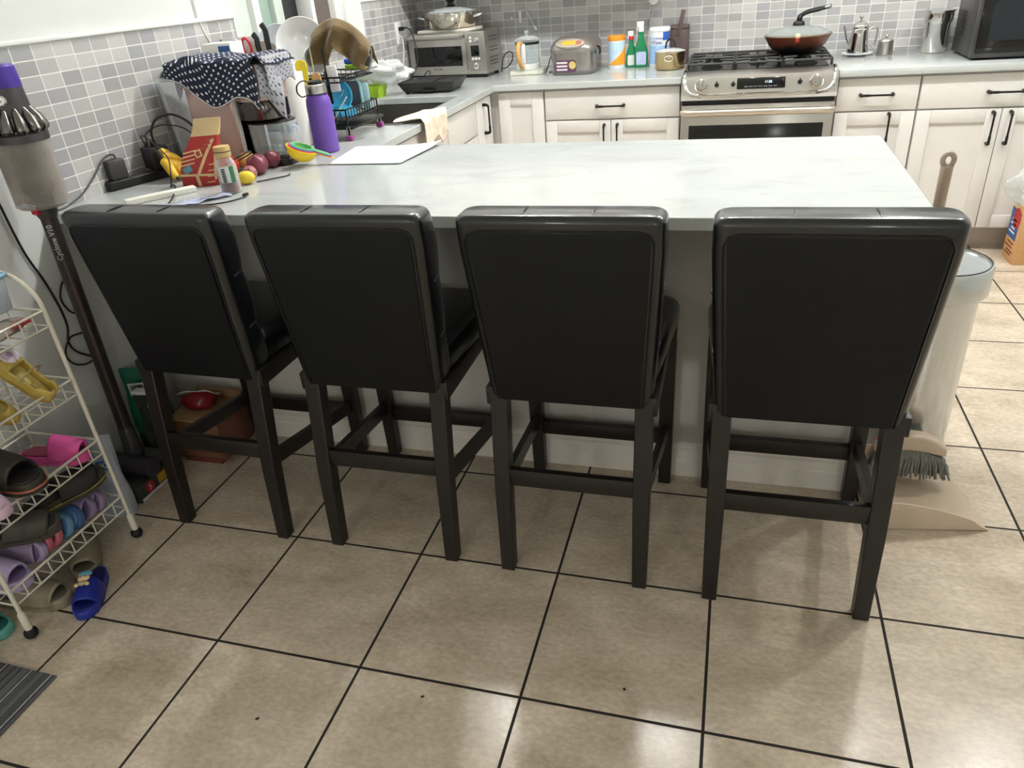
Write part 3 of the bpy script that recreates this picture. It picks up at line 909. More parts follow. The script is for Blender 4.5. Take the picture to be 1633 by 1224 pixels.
o = crumple((.15, .07, .375), (.2, .09, .12), 5, 34, 22, .3, .258).build('plastic_bag', M_film, None, (2.962, 2.925, 0), ang=18)
tag(o, 'crumpled clear plastic bag lying on the cardboard carton at the right', 'bag')

# ================================================================ door mat and floor crumbs
M_mat = stripe_mat('mat_stripes', [(0, (88, 88, 92)), (.06, (58, 58, 62)), (.10, (96, 96, 100)), (.2, (62, 62, 66)), (.24, (100, 100, 104)), (.38, (70, 70, 74)),
                                   (.42, (160, 158, 152)), (.45, (80, 80, 84)), (.62, (98, 98, 102)), (.7, (74, 74, 78)), (.86, (168, 166, 160)), (.89, (60, 60, 64)), (.94, (92, 92, 96))], 0, .145, .95, .8)
o = MB().prism([(-.42, -.6), (0, -.6), (-.004, 0), (-.42, .008)], 0, .006, .002).build('door_mat', M_mat, None, (.071, -.187, .0005))
tag(o, 'grey striped doormat corner on the floor at lower left', 'mat')
M_crumb = mat('dark_crumb', (30, 24, 18), .8)
for (x, y, lb) in ((1.445, .072, 'larger dark crumb on the tile in front of the second stool gap'), (.993, -.049, 'tiny dark crumb left of the larger one, in the bright patch'), (.64, -.18, 'tiny dark crumb on the tile nearest the doormat')):
    m = MB()
    for k in range(3):
        m.ball((random.uniform(-.004, .004), random.uniform(-.004, .004), .0015), (.003, .0022, .0015), 8, 6)
    tag(m.build('crumb', M_crumb, None, (x, y, 0)), lb, 'crumb', 'crumbs on the tiles')
# ================================================================ stick vacuum
M_vgrey = mat('vacuum_grey', (70, 68, 70), 0.4, metal=.3, var=.05)
M_vdark = mat('vacuum_wand_metal', (74, 66, 66), 0.35, metal=.75, var=.05, vscale=20)
M_vpurple = mat('filter_purple', (70, 50, 148), 0.35, var=.06)
M_vnick = mat('cyclone_nickel', (120, 116, 114), 0.2, metal=.95)
M_vred = mat('release_red', (190, 24, 52), .35)
M_vbin = film_mat('clear_bin', (214, 208, 202), .2, .1)
M_shroud = mat('bin_shroud', (128, 126, 123), .5, metal=.3, var=.1)
B0, B1 = Vector((-.27, .552, .105)), Vector((-.25, .566, 1.35))
ax = (B1 - B0).normalized()
q = Vector((0, 0, 1)).rotation_difference(ax).to_euler()
UT = Matrix.Translation((0, 0, .87)) @ Matrix.Diagonal((1.2, 1.2, .906, 1)) @ Matrix.Translation((0, 0, -.895))
D_ = math.radians
def UB():
    m_ = MB(); m_.T = UT.copy(); return m_
v = thing('stick_vacuum', 'grey upright stick vacuum with purple filter cap, leaning by the first stool', 'vacuum', tuple(B0), tuple(q))
LV = (B1 - B0).length
MB().lathe([(0, .12), (.022, .12), (.022, .845), (0, .845)], 20).build('wand', M_vdark, v)
MB().lathe([(0, .0), (.026, .0), (.027, .06), (.024, .13), (.022, .135), (0, .135)], 20).build('wand_cuff', M_vgrey, v)
MB().lathe([(0, .835), (.024, .835), (.03, .85), (.031, .89), (.026, .9), (0, .9)], 20).build('neck_collar', M_vgrey, v)
k = MB().box(-.012, .012, -.04, -.024, .85, .885, .005); k.build('release_button', M_vred, v)
bin_ = UB().lathe([(0, .895), (.05, .893), (.056, .9), (.058, 1.09), (.056, 1.092), (.054, .902), (0, .9)], 36).build('dust_bin', M_vbin, v)
UB().lathe([(0, .93), (.03, .93), (.036, .96), (.036, 1.07), (.045, 1.085), (0, 1.085)], 28).build('shroud', M_shroud, bin_)
UB().tube([(.03, -.05, .905), (.01, -.06, .915), (-.01, -.058, .908), (.0, -.052, .9)], .006, 8).build('bin_catch', M_clear, bin_)
UB().lathe([(.0, 1.088), (.0605, 1.088), (.0605, 1.108), (.054, 1.114), (0, 1.114)], 36).build('bin_ring', M_vgrey, v)
c = UB()
for i in range(12):
    a = 2 * PI * i / 12
    P = [(r_ * math.cos(a), r_ * math.sin(a), z) for r_, z in ((.051, 1.112), (.055, 1.122), (.05, 1.15), (.036, 1.185))]
    c.tube(P, [.009, .0145, .0115, .004], 8)
c.lathe([(0, 1.105), (.05, 1.105), (.046, 1.14), (.036, 1.18), (0, 1.18)], 28)
c.build('cyclone_cones', M_vnick, v, ang=50)
UB().lathe([(0, 1.15), (.042, 1.15), (.043, 1.19), (.04, 1.235), (0, 1.235)], 32).build('motor_housing', M_vgrey, v)
m = MB(); m.T = UT @ Matrix.Translation((.022, -.0365, 1.205)) @ Euler((PI / 2, 0, .5)).to_matrix().to_4x4()
m.lathe([(0, 0), (.0165, 0), (.0165, .004), (.013, .006), (.012, .003), (.006, .003), (.005, .006), (0, .006)], 24)
m.build('round_badge', M_chrome, v)
m = UB(); rg = []
for z, r_ in ((1.235, .04), (1.238, .0405), (1.29, .038), (1.296, .034), (1.298, 0.02)):
    rg.append([((r_ + .0008 * (i % 2)) * math.cos(2 * PI * i / 48), (r_ + .0008 * (i % 2)) * math.sin(2 * PI * i / 48), z) for i in range(48)])
m.loft(rg).build('filter_cap', M_vpurple, v, ang=25)
m = UB(); m.T = Matrix.Rotation(D_(72), 4, 'Z') @ m.T
m.tube(spline([(-.04, .0, 1.2), (-.1, .0, 1.215), (-.13, .0, 1.17), (-.135, .0, 1.1), (-.13, .0, 1.03)], 5), .017, 10)
m.box(-.165, -.095, -.022, .022, .965, 1.03, .008)
m.build('handle', M_vgrey, v)
lettering('wand_text', 'Cyclone V10', .02, mat('silver_print', (190, 190, 190), .4, metal=.6), v, (.0118, -.0198, .765), (PI / 2, -PI / 2, .54), ext=.001)
# floor head
h = MB(); rg = []
for k in range(13):
    a = 2 * PI * k / 12
for x in (-.095, -.09, .09, .095):
    s_ = .8 if abs(x) > .092 else 1
    rg.append([(x, .035 * s_ * math.cos(2 * PI * i / 20) - .028, .033 * s_ * math.sin(2 * PI * i / 20) - .008 + .012) for i in range(20)])
M_vhead = mat('vacuum_head_plastic', (52, 48, 58), .35, var=.08)
hd = MB().loft(rg).build('cleaner_head', M_vhead, v, ang=40)
MB().box(-.07, .07, -.005, .06, -.016, .016, .008).build('head_body', mat('head_body', (84, 82, 86), .4), hd)
MB().tube([(0, .02, .0), (0, .012, .03), (0, 0, .06)], [.018, .022, .024], 12).build('swivel', M_vgrey, hd)

# things standing by the wall under the peninsula
M_green = mat('green_bag_film', (24, 98, 82), .3, var=.15, vscale=14, bump=.3, bscale=20)
M_dkgreen = mat('dark_green_print', (44, 56, 46), .45, var=.3, vscale=18)
M_label = mat('label_white', (214, 216, 214), .5, var=.03)
M_ink = mat('black_ink', (30, 30, 32), .6)
def pillow_bag(m_, w_, d_, h_, seed=1, lean=0.0, top=.12):
    rnd = random.Random(seed); rings = []
    for i in range(15):
        u = i / 14; z = h_ * u
        dd = d_ * (1 - u ** 3) * (.75 + .25 * math.sin(PI * min(1, u * 1.3))) + .004
        ww = w_ * (1 - .06 * math.sin(PI * u) + .04 * u)
        if i == 0: dd *= .85; ww *= .95
        rings.append([(x * ww / 2 + .004 * math.sin(9 * u + 3 * y + seed), y * dd / 2 + lean * u + .006 * math.sin(7 * x + 6 * u + seed) * (1 - u), z)
                      for x, y in [(math.copysign(abs(math.cos(a)) ** .45, math.cos(a)), math.copysign(abs(math.sin(a)) ** .7, math.sin(a))) for a in [2 * PI * k / 32 for k in range(32)]]])
    m_.loft(rings)
    return m_
t = thing('food_bag', 'tall dark green printed pouch against the wall behind the vacuum wand', 'bag', (-.325, .735, .0), math.radians(20))
pillow_bag(MB(), .13, .09, .36, 2).build('pouch', M_green, t, ang=60)
MB().box(-.028, .028, -.0478, -.0465, .275, .322).build('barcode_label', M_label, t)
m = MB(); random.seed(11)
x = -.022
while x < .022:
    w_ = random.choice((.001, .0015, .0025)); m.box(x, x + w_, -.0485, -.0476, .282, .316); x += w_ + random.choice((.001, .002))
m.build('barcode', M_ink, t)
m = MB(); m.at((.03, -.046, .225), (PI / 2, 0, .1)).lathe([(0, 0), (.042, 0), (.042, .001), (0, .001)], 24); m.T = m.T
m.build('red_roundel', mat('roundel_red', (176, 62, 50), .5, var=.3, vscale=60), t)
MB().box(-.05, .07, -.0475, -.0455, .03, .12).build('dark_panel', M_dkgreen, t)

M_tissue = mat('blue_pack', (178, 184, 196), .3, var=.12, vscale=12)
M_bluep = mat('blue_print', (54, 96, 160), .4, var=.1)
t = thing('wipes_pack', 'white pouch with blue squares of print between shoe rack and vacuum', 'bag', (-.245, .40, 0), math.radians(24))
pillow_bag(MB(), .105, .05, .30, 5).build('pouch', M_tissue, t, ang=60)
for (x, z, tx) in ((-.018, .262, 'R'), (.02, .205, 'K')):
    pnl = MB().box(x - .02, x + .02, -.0275, -.0262, z - .018, z + .018, .002).build('blue_square', M_bluep, t)
    lettering('square_letter', tx, .032, M_label, pnl, (x, -.0279, z), (PI / 2, 0, 0))
M_ylw = mat('yellow_print', (190, 150, 30), .5, var=.1)
t = thing('vacuum_carton', 'low dark green carton with a red round logo under the vacuum head', 'box', (-.375, .455, 0), 0)
MB().box(0, .165, 0, .2, 0, .06, .002).build('carton', mat('charcoal_carton', (52, 60, 54), .55, var=.15), t)
m = MB(); m.at((.1655, .055, .033), (0, PI / 2, 0)).lathe([(0, 0), (.02, 0), (.02, .001), (0, .001)], 24)
lg = m.build('red_logo', mat('logo_red', (176, 30, 32), .5), t)
lettering('logo_figure', '5', .03, M_label, lg, (.167, .055, .033), (PI / 2, 0, PI / 2))
MB().box(.165, .1662, .095, .135, .016, .05).build('yellow_tag', M_ylw, t)
MB().box(.165, .1662, .01, .16, .002, .011).build('white_strip', M_label, t)
t = thing('snack_bag', 'dark patterned pouch with white folded top right of the vacuum wand', 'bag', (-.245, .655, .0605), math.radians(10))
pillow_bag(MB(), .085, .04, .255, 9).build('pouch', mat('pouch_dark', (48, 54, 44), .4, var=.5, vscale=22), t, ang=60)
MB().prism([(-.04, -.016), (.04, -.022), (.044, .014), (-.036, .016)], .25, .262, .003).build('folded_top', M_label, t)
m = MB(); m.at((.02, -.018, .205), (PI / 2, 0, 0)).lathe([(.008, 0), (.014, 0), (.014, .001), (.008, .001)], 20)
m.build('ring_mark', mat('mark_cream', (170, 165, 140), .6), t)

# wooden box under the first stool
M_wood = mat('light_wood', (168, 130, 92), .5, var=.14, vscale=9, stretch=(1, 9, 9))
M_woodred = mat('reddish_wood', (122, 80, 60), .5, var=.15, vscale=9, stretch=(1, 9, 9))
t = thing('wooden_box', 'low wooden box with a raised back lip on the floor under the first stool', 'box', (-.245, .712, 0))
MB().box(0, .195, 0, .178, .018, .165, .002).build('body', M_woodred, t)
MB().box(-.003, .198, -.003, .181, .165, .175, .002).build('top_board', M_wood, t)
MB().box(0, .195, .165, .18, .175, .205, .002).build('back_lip', M_wood, t)
MB().box(.02, .175, -.004, .17, .0, .018, .002).build('plinth', mat('red_plinth', (112, 56, 44), .5), t)
M_redfilm = mat('red_film', (132, 28, 34), .3, var=.15, vscale=16)
t = thing('bread_bag', 'small white and red bag lying on the wooden box under the first stool', 'bag', (-.165, .795, .1755), math.radians(12))
o = crumple((0, 0, .032), (.065, .045, .034), 8, 24, 16, .12, .0).build('red_body', M_redfilm, t, ang=50)
m = MB(); m.at((0, .01, .05), (-.5, .05, .1)); m.sheet(lambda u, v_: ((u - .5) * .13, (v_ - .5) * .075, .012 * math.cos(PI * (u - .5)) + .003 * math.sin(9 * u + 4 * v_)), 14, 8)
m.build('white_wrapper', M_label, t, solid=.002)

# ================================================================ cords on the left wall
M_cord = mat('black_cord', (20, 20, 21), .45)
o = MB().tube(spline([(-.379, y, z) for y, z in ((.53, .991), (.544, .843), (.572, .734), (.586, .645), (.586, .581), (.569, .535), (.583, .494), (.631, .452))], 6), .0035, 8).build('hanging_cable', M_cord)
tag(o, 'long black charger cord hanging down the white wall behind the vacuum', 'cord')
o = MB().tube(spline([(-.372, y, z) for y, z in ((.637, .725), (.609, .699), (.595, .663), (.612, .619), (.65, .59), (.634, .544), (.578, .548), (.546, .524), (.537, .495), (.555, .463), (.592, .444), (.627, .442))], 6), .003, 8).build('hanging_cable', M_cord)
tag(o, 'looped black cord dangling on the wall just left of the vacuum wand', 'cord')
o = MB().tube(spline([(-.3775, y, z) for y, z in ((1.6, 1.9), (1.609, 1.447), (1.615, 1.37), (1.64, 1.31), (1.679, 1.257), (1.69, 1.15))], 6), .0035, 8).build('wall_wire', mat('white_cord', (222, 222, 218), .5))
tag(o, 'thin white cord running down the left wall tiles beside the window', 'cord')

# ================================================================ shoe rack
RXF, RXB, RY0_, RY1_ = -.105, -.362, -.093, .312
t = thing('shoe_rack', 'white wire shoe rack with four basket shelves on black feet at far left', 'rack', (0, 0, 0))
for y, lab in ((RY1_, 1), (RY0_, 0)):
    P = [(RXF, y, .045), (RXF, y, .4), (RXF, y, .77)]
    P += [((RXF + RXB) / 2 + (RXF - RXB) / 2 * math.cos(a), y, .77 + .105 * math.sin(a)) for a in [PI * k / 16 for k in range(1, 16)]]
    P += [(RXB, y, .77), (RXB, y, .4), (RXB, y, .045)]
    MB().tube(P, .0058, 10).build('end_frame', M_wire, t, ang=60)
    for x in (RXF, RXB):
        lg = MB().lathe([(0, .032), (.0095, .032), (.0095, .085), (.006, .09), (0, .09)], 16, (x, y, 0)).build('leg_sleeve', M_wire, t)
        MB().ball((x, y, .017), (.0175, .0175, .017), 18, 10).build('foot', M_rubber, lg, ang=60)
SHELF = (.768, .563, .362, .159)
for zs in SHELF:
    m = MB(); zb = zs - .045; w1, w2 = .0032, .0022
    loop = lambda z: [(RXF, RY0_, z), (RXF, RY1_, z), (RXB, RY1_, z), (RXB, RY0_, z)]
    for z, r_ in ((zs, .0036), (zb, .0026)):
        L = loop(z)
        for a, b_ in zip(L, L[1:] + L[:1]):
            m.tube([a, b_], r_, 6)
    n = 10
    for k in range(n + 1):
        y = RY0_ + (RY1_ - RY0_) * k / n
        m.tube([(RXF, y, zs), (RXF, y, zb), (RXB, y, zb), (RXB, y, zs)], w2, 5)
    for k in range(1, 4):
        x = RXF + (RXB - RXF) * k / 4
        m.tube([(x, RY0_, zs), (x, RY0_, zb), (x, RY1_, zb), (x, RY1_, zs)], w2, 5)
    m.build('shelf', M_wire, t, ang=60)

# ---------------------------------------------------------------- footwear
def outline(L, W, n=40):
    """Left-right symmetric sole outline, heel at -L/2, toe at +L/2."""
    P = []
    for k in range(n):
        a = 2 * PI * k / n
        x = math.cos(a); y = math.sin(a)
        x = math.copysign(abs(x) ** .8, x)
        wid = .86 + .14 * x - .1 * math.exp(-((x + .15) / .35) ** 2)
        P.append((x * L / 2, math.copysign(abs(y) ** .75, y) * W / 2 * wid))
    return P
def width_at(x, L, W):
    u = max(-1, min(1, 2 * x / L)); y = (1 - abs(u) ** 2.5) ** .5
    return W / 2 * y * (.86 + .14 * u - .1 * math.exp(-((u + .15) / .35) ** 2))
def shoe(name, label, L, W, m_sole, m_up, loc, rot, x0=-.1, x1=.36, H=.06, thick=.03, m_bed=None, trim=None, closed=False, holes=False):
    """Slide or clog; x0..x1 is the strap's reach as a share of the length. Toe towards local +x."""
    t = thing(name, label, 'slipper' if name != 'ballet_flat' else 'shoe', loc, rot)
    MB().prism(outline(L, W), 0, thick, .006, 3).build('sole', m_sole, t, ang=50)
    MB().prism([(p[0] * .9, p[1] * .86) for p in outline(L, W)], thick - .001, thick + .0035, .002).build('footbed', m_bed or m_up, t, ang=50)
    if trim:
        P = [(p[0] * 1.004, p[1] * 1.01, thick * .45) for p in outline(L, W)]
        MB().tube(P, .0028, 6, closed=True).build('trim_line', trim, t, ang=60)
    a, b_ = x0 * L, x1 * L
    def up(u, v):
        x = a + (b_ - a) * u
        w_ = width_at(x, L, W) + .003
        h = H * (1 - .35 * u)
        if closed:
            h *= math.sqrt(max(0, 1 - (max(0, u - .35) / .66) ** 2.2))
        an = PI * (1 - v)
        return (x + .012 * math.sin(an) * (1 if not closed else 0), math.copysign(abs(math.cos(an)) ** .85, math.cos(an)) * w_, thick * .5 + (h + thick * .35) * (math.sin(an) ** .9 if math.sin(an) > 1e-6 else 0))
    MB().sheet(up, 14, 22).build('strap', m_up, t, solid=.006, off=-1, ang=60)
    if holes:
        m = MB()
        for i in range(3):
            for j in range(-1, 2):
                u = .25 + .2 * i; v = .5 + j * .14
                p = up(u, v); m.ball((p[0], p[1], p[2] + .001), (.006, .005, .003), 10, 6)
        m.build('vent_holes', mat('hole_' + name, (70, 60, 70), .7), t)
    return t
def eva(name, c, r=.55): return mat(name, c, r, var=.05, vscale=40, bump=.06, bscale=500)
M_lav, M_lavd = eva('lavender_foam', (176, 160, 196)), eva('lavender_foam_deep', (112, 92, 130))
M_char, M_chard = eva('charcoal_foam', (70, 66, 60)), eva('charcoal_foam_deep', (42, 40, 40))
M_brown = eva('brown_black_foam', (58, 52, 46)); M_orange = eva('coral_line', (206, 116, 96), .45)
M_olive = eva('olive_foam', (64, 62, 46)); M_oliveline = eva('olive_line', (150, 144, 72))
M_pinkr, M_pinkd = eva('rose_foam', (206, 110, 128)), eva('rose_foam_deep', (120, 40, 66))
M_pinkh = eva('hot_pink_foam', (232, 92, 168)); M_pinkl = eva('pale_pink_foam', (222, 190, 214))
M_bluel, M_blued = eva('sky_blue_foam', (104, 148, 182)), eva('blue_foam', (72, 104, 156))
M_purp = eva('purple_grey_foam', (150, 130, 162)); M_taupe_f, M_taupe_d = eva('taupe_foam', (146, 136, 116)), eva('taupe_foam_deep', (92, 82, 72))
M_navy = eva('royal_blue_foam', (34, 50, 150), .35); M_navyd = eva('royal_blue_deep', (24, 30, 100), .35)
M_teal, M_teald = eva('teal_foam', (96, 170, 158)), eva('teal_foam_deep', (40, 90, 86))
M_knit = mat('grey_knit', (150, 146, 126), .9, var=.35, vscale=160, bump=.5, bscale=220)
M_gold = mat('gold_rubber', (206, 178, 92), .3, var=.06); M_goldin = mat('gold_insole', (226, 206, 120), .5, var=.06)
D = math.radians
zz = [s_ - .043 for s_ in SHELF]
# lowest basket
shoe('foam_slide', 'lavender slide with a wide toe opening at the near end of the lowest shelf', .23, .092, M_lav, M_lav, (-.226, -.04, zz[3] + .009), (0, D(0), D(3)), m_bed=M_lavd, thick=.03, H=.065)
shoe('foam_slide', 'second lavender slide standing on edge beside the wide lavender one', .22, .085, M_lav, M_purp, (-.235, .056, zz[3] + .048), (D(74), 0, D(2)), m_bed=M_lavd, thick=.022, H=.03)
shoe('foam_slide', 'charcoal slide piled crosswise on top of the lavender slides', .225, .088, M_char, M_char, (-.185, .035, zz[3] + .108), (D(14), D(4), D(40)), m_bed=M_chard, thick=.034, H=.05)
for k, (y, ms, mb, lb) in enumerate(((.088, M_pinkr, M_pinkd, 'rose pink child slide on edge, nearer of the rose pair'), (.12, M_pinkr, M_pinkd, 'rose pink child slide on edge, next to the sky blue pair'),
                                     (.158, M_bluel, M_blued, 'sky blue child slide on edge beside the rose pair'), (.194, M_blued, M_bluel, 'darker blue child slide on edge beside the purple one'),
                                     (.24, M_purp, M_lavd, 'purple child slide on edge showing its dark oval opening'), (.272, M_purp, M_lavd, 'last purple child slide on edge against the rack end'))):
    shoe('child_slide', lb, .185, .09, ms, ms, (-.222 + .003 * k, y, zz[3] + .053), (D(68), 0, D(-3)), m_bed=mb, thick=.02, H=.03 if k != 4 else .045)
shoe('foam_slide', 'dark olive slide with a green sole line lying along the rack over the blue slides', .235, .088, M_olive, M_chard, (-.165, .195, zz[3] + .122), (D(12), D(-4), D(68)), m_bed=M_chard, trim=M_oliveline, thick=.034, H=.05)
# third basket
shoe('foam_slide', 'large dark brown slide with coral sole line jutting over the third shelf', .265, .108, M_brown, M_brown, (-.19, .083, SHELF[2] + .0075), (0, D(0), D(-6)), m_bed=M_chard, trim=M_orange, thick=.034, H=.082, x0=-.24, x1=.28)
shoe('foam_slide', 'hot pink slide at the far end of the third shelf', .2, .08, M_pinkh, M_pinkh, (-.205, .245, zz[2] + .008), (0, D(2), D(14)), m_bed=M_pinkd, H=.06, thick=.028, x0=.0, x1=.42)
shoe('knit_shoe', 'grey knitted slipper squeezed beside the brown slide', .215, .06, M_knit, M_knit, (-.237, .01, zz[2] + .008), (0, 0, D(0)), closed=True, x0=-.1, x1=.49, H=.07)
shoe('foam_clog', 'pale pink clog with vent holes at the near end of the third shelf', .2, .08, M_pinkl, M_pinkl, (-.155, -.042, SHELF[2] + .006), (0, 0, D(6)), closed=True, holes=True, x0=.0, x1=.49, H=.055)
# second basket
shoe('foam_slide', 'charcoal slide with coral sole line poking over the second shelf', .25, .1, M_char, M_char, (-.18, .015, SHELF[1] + .006), (0, 0, D(2)), m_bed=M_chard, trim=M_orange, thick=.034, H=.065)
def mary_jane(label, loc, rot, L=.18, W=.072, badge=False):
    t = thing('mary_jane_shoe', label, 'shoe', loc, rot, 'golden child shoes on the second shelf')
    MB().prism(outline(L, W), 0, .012, .004, 3).build('sole', M_gold, t, ang=50)
    MB().prism([(p[0] * .92, p[1] * .86) for p in outline(L, W)], .011, .014, .001).build('insole', M_goldin, t)
    # upper: low wall round the heel rising to a closed toe
    def wall(u, v):
        a = 2 * PI * u; q_ = outline(L, W, 48)
        k = int(u * 48) % 48; p = q_[k]
        x, y = p
        f = (x / (L / 2) + 1) / 2
        hgt = .03 + .012 * (abs(f - .0) < .18) if f < .55 else .03
        s_ = 1.02 - .05 * v
        return (x * s_, y * s_, .006 + hgt * v)
    MB().sheet(wall, 48, 4).build('upper', M_gold, t, solid=.003, ang=60)
    def toe(u, v):
        x = L * (.14 + .36 * u); w_ = width_at(x, L, W) * 1.0
        an = PI * (1 - v)
        return (x, math.cos(an) * w_, .03 + (.016 * math.sqrt(max(0, 1 - u ** 2.4))) * math.sin(an))
    MB().sheet(toe, 10, 14).build('toe_cap', M_gold, t, solid=.003, ang=60)
    MB().tube([(-.012, -W * .44, .03), (-.012, -W * .4, .055), (-.012, 0, .073), (-.012, W * .4, .055), (-.012, W * .44, .03)][0:5], .006, 8, flat=(1, .4)).build('ankle_strap', mat('gold_strap', (196, 182, 140), .35), t, ang=60)
    if badge:
        bq = MB().prism([((.022 + .003 * math.sin(5 * a)) * math.cos(a) + L * .3, (.024 + .003 * math.cos(5 * a)) * math.sin(a)) for a in [2 * PI * k / 30 for k in range(30)]], .046, .054, .003).build('flower_badge', mat('badge_white', (236, 226, 234), .4, var=.04), t)
        MB().ball((L * .3, 0, .054), (.009, .009, .003), 12, 8).build('badge_centre', mat('badge_lilac', (190, 150, 190), .4), bq)
    return t
mary_jane('golden child shoe with a white badge propped toe-up on the second shelf', (-.175, .222, SHELF[1] + .04), (D(0), D(-48), D(188)), badge=True)
mary_jane('golden child shoe lying low in front of the purple flats', (-.205, .145, zz[1] + .028), (D(-24), D(-8), D(172)))
shoe('ballet_flat', 'plum purple flat shoe behind the golden shoes on the second shelf', .2, .07, mat('plum_leather', (96, 52, 74), .3, var=.1), mat('plum_leather_up', (120, 72, 94), .25, var=.1), (-.26, .075, zz[1] + .03), (0, D(-6), D(70)), closed=True, x0=.1, x1=.49, H=.035, thick=.02)
# top basket
t = thing('storage_container', 'clear food container with a blue rim tilted on the top shelf of the rack', 'container', (-.24, .178, SHELF[0] + .004), (D(0), D(-10), D(0)))
m = MB(); rg = []
for z, w_, d_ in ((0, .17, .2), (.004, .18, .21), (.085, .205, .235), (.085, .2, .23), (.006, .175, .205)):
    rg.append([(p[0], p[1], z) for p in rrect(w_, d_, .025, 4)])
m.loft(rg).build('box', film_mat('container_clear', (226, 232, 236), .3, .1), t, ang=50)
m = MB(); L_ = rrect(.212, .242, .028, 5)
m.tube([(p[0], p[1], .087) for p in L_], .006, 8, closed=True)
m.build('rim', mat('container_blue', (120, 160, 184), .35), t, ang=60)
o = crumple((-.16, .2, SHELF[0] - .02), (.04, .095, .018), 4, 30, 14, .15, SHELF[0] - .038).build('cleaning_cloth', mat('grey_cloth', (160, 150, 140), .9, var=.2, vscale=60), ang=50)
tag(o, 'folded grey cloth in the front of the top shelf basket', 'cloth')
o = MB().box(-.135, -.112, .225, .275, SHELF[0] - .016, SHELF[0] - .004, .004).build('red_case', mat('red_case', (190, 60, 70), .4))
tag(o, 'small red case wedged beside the grey cloth in the top basket', 'case')
# on the floor
shoe('foam_slide', 'taupe slide on the floor lying half under the middle of the rack', .245, .092, M_taupe_f, M_taupe_f, (-.195, .2, .0), (0, 0, D(-48)), m_bed=M_taupe_d, thick=.032, H=.058)
shoe('foam_slide', 'taupe slide on the floor beside the near black foot of the rack', .245, .092, M_taupe_f, M_taupe_f, (-.215, .015, .0), (0, 0, D(8)), m_bed=M_taupe_d, thick=.032, H=.058)
t = shoe('foam_slide', 'royal blue child slide with a cartoon baby charm on the tiles by the rack', .195, .078, M_navy, M_navy, (-.052, .068, 0), (0, 0, D(-62)), m_bed=M_navyd, thick=.028, H=.05, x0=-.08, x1=.3)
ch = MB().ball((.018, .004, .082), (.012, .016, .007), 16, 10).build('charm_face', mat('charm_skin', (232, 190, 156), .45), t)
MB().ball((.0, .004, .082), (.011, .018, .007), 16, 10).build('charm_hat', mat('charm_hat', (96, 160, 190), .45), ch)
m = MB()
for sy in (-1, 1): m.ball((.017, .004 + sy * .006, .0888), (.0018, .0018, .001), 8, 6)
m.build('charm_eyes', M_ink, ch)
m = MB().ball((.036, .004, .081), (.009, .012, .006), 14, 8)
m.build('charm_body', mat('charm_body', (172, 160, 130), .45), ch)
m = MB()
for sy in (-1, 1): m.ball((.04, .004 + sy * .014, .08), (.006, .006, .005), 12, 8)
m.build('charm_feet', mat('charm_feet', (226, 196, 130), .45), ch)
shoe('foam_clog', 'teal clog on the floor at the left edge, farther of the pair', .2, .085, M_teal, M_teal, (-.27, -.115, 0), (0, 0, D(12)), m_bed=M_teald, closed=False, x0=-.1, x1=.3, H=.055, thick=.028)
shoe('foam_clog', 'teal clog on the floor at the left edge, nearer of the pair', .2, .085, M_teal, M_teal, (-.235, -.215, 0), (0, 0, D(14)), m_bed=M_teald, closed=False, x0=-.1, x1=.3, H=.055, thick=.028)
# ================================================================ clutter on the peninsula, by the left wall
ZT_ = CT + .0005
M_adapt = mat('charcoal_plastic', (58, 56, 56), .45, var=.05)
M_blk2 = mat('matt_black_plastic', (24, 24, 25), .5, var=.06)
t = thing('power_strip', 'black power strip lying on the worktop against the wall tiles', 'power strip', (-.335, 1.045, ZT_), math.radians(70))
m = MB().prism(rrect(.27, .052, .014, 4), 0, .03, .006, 3)
m.build('body', M_blk2, t, ang=40)
for k in range(5):
    MB().cyl((-.1 + .045 * k, 0), .017, .0295, .0312, 20).build('socket', M_adapt, t)
t = thing('charger', 'grey square charger plugged into the end of the power strip', 'charger', (-.362, .965, ZT_ + .0315), math.radians(72))
MB().box(-.03, .03, -.021, .027, 0, .062, .006).build('case', M_adapt, t)
t = thing('charger', 'larger black charger block at the far end of the power strip', 'charger', (-.318, 1.115, ZT_ + .0315), math.radians(66))
MB().box(-.034, .034, -.034, .034, 0, .072, .006).build('case', M_blk2, t)
MB().cyl((.004, .004), .01, .072, .09, 12, .002).build('plug_end', M_blk2, t)
MB().cyl((-.016, .01), .007, .072, .088, 12, .002).build('plug_end', M_blk2, t)
def cord(name, label, pts, r=.0028, m_=None, k=6):
    return tag(MB().tube(spline(pts, k), r, 7).build(name, m_ or M_cord, ang=60), label, 'cord')
cord('power_cable', 'thick black cable arching from the black charger to behind the pink machine', [(-.314, 1.12, 1.035), (-.31, 1.12, 1.07), (-.285, 1.13, 1.105), (-.24, 1.15, 1.115), (-.2, 1.17, 1.09), (-.168, 1.185, 1.04), (-.15, 1.19, .98), (-.15, 1.19, .93)], .0042)
cord('power_cable', 'thin black cable rising from the black charger behind the thick one', [(-.334, 1.11, 1.035), (-.335, 1.12, 1.06), (-.31, 1.16, 1.078), (-.27, 1.18, 1.075), (-.23, 1.19, 1.06), (-.2, 1.19, 1.03), (-.19, 1.19, .97)], .0022)
cord('power_cable', 'thin black cable curving over the bananas towards the red bag', [(-.34, 1.105, 1.03), (-.325, 1.08, 1.058), (-.29, 1.06, 1.06), (-.24, 1.04, 1.035), (-.19, 1.02, 1.0), (-.165, .985, .96), (-.16, .965, .925)], .0022)
cord('power_cable', 'thin grey cable running from the grey charger along the wall to the worktop edge', [(-.366, .985, 1.008), (-.37, .98, 1.022), (-.368, .935, 1.018), (-.366, .87, .975), (-.364, .8, .938), (-.362, .73, .921), (-.36, .69, .9195)], .0028, M_adapt)
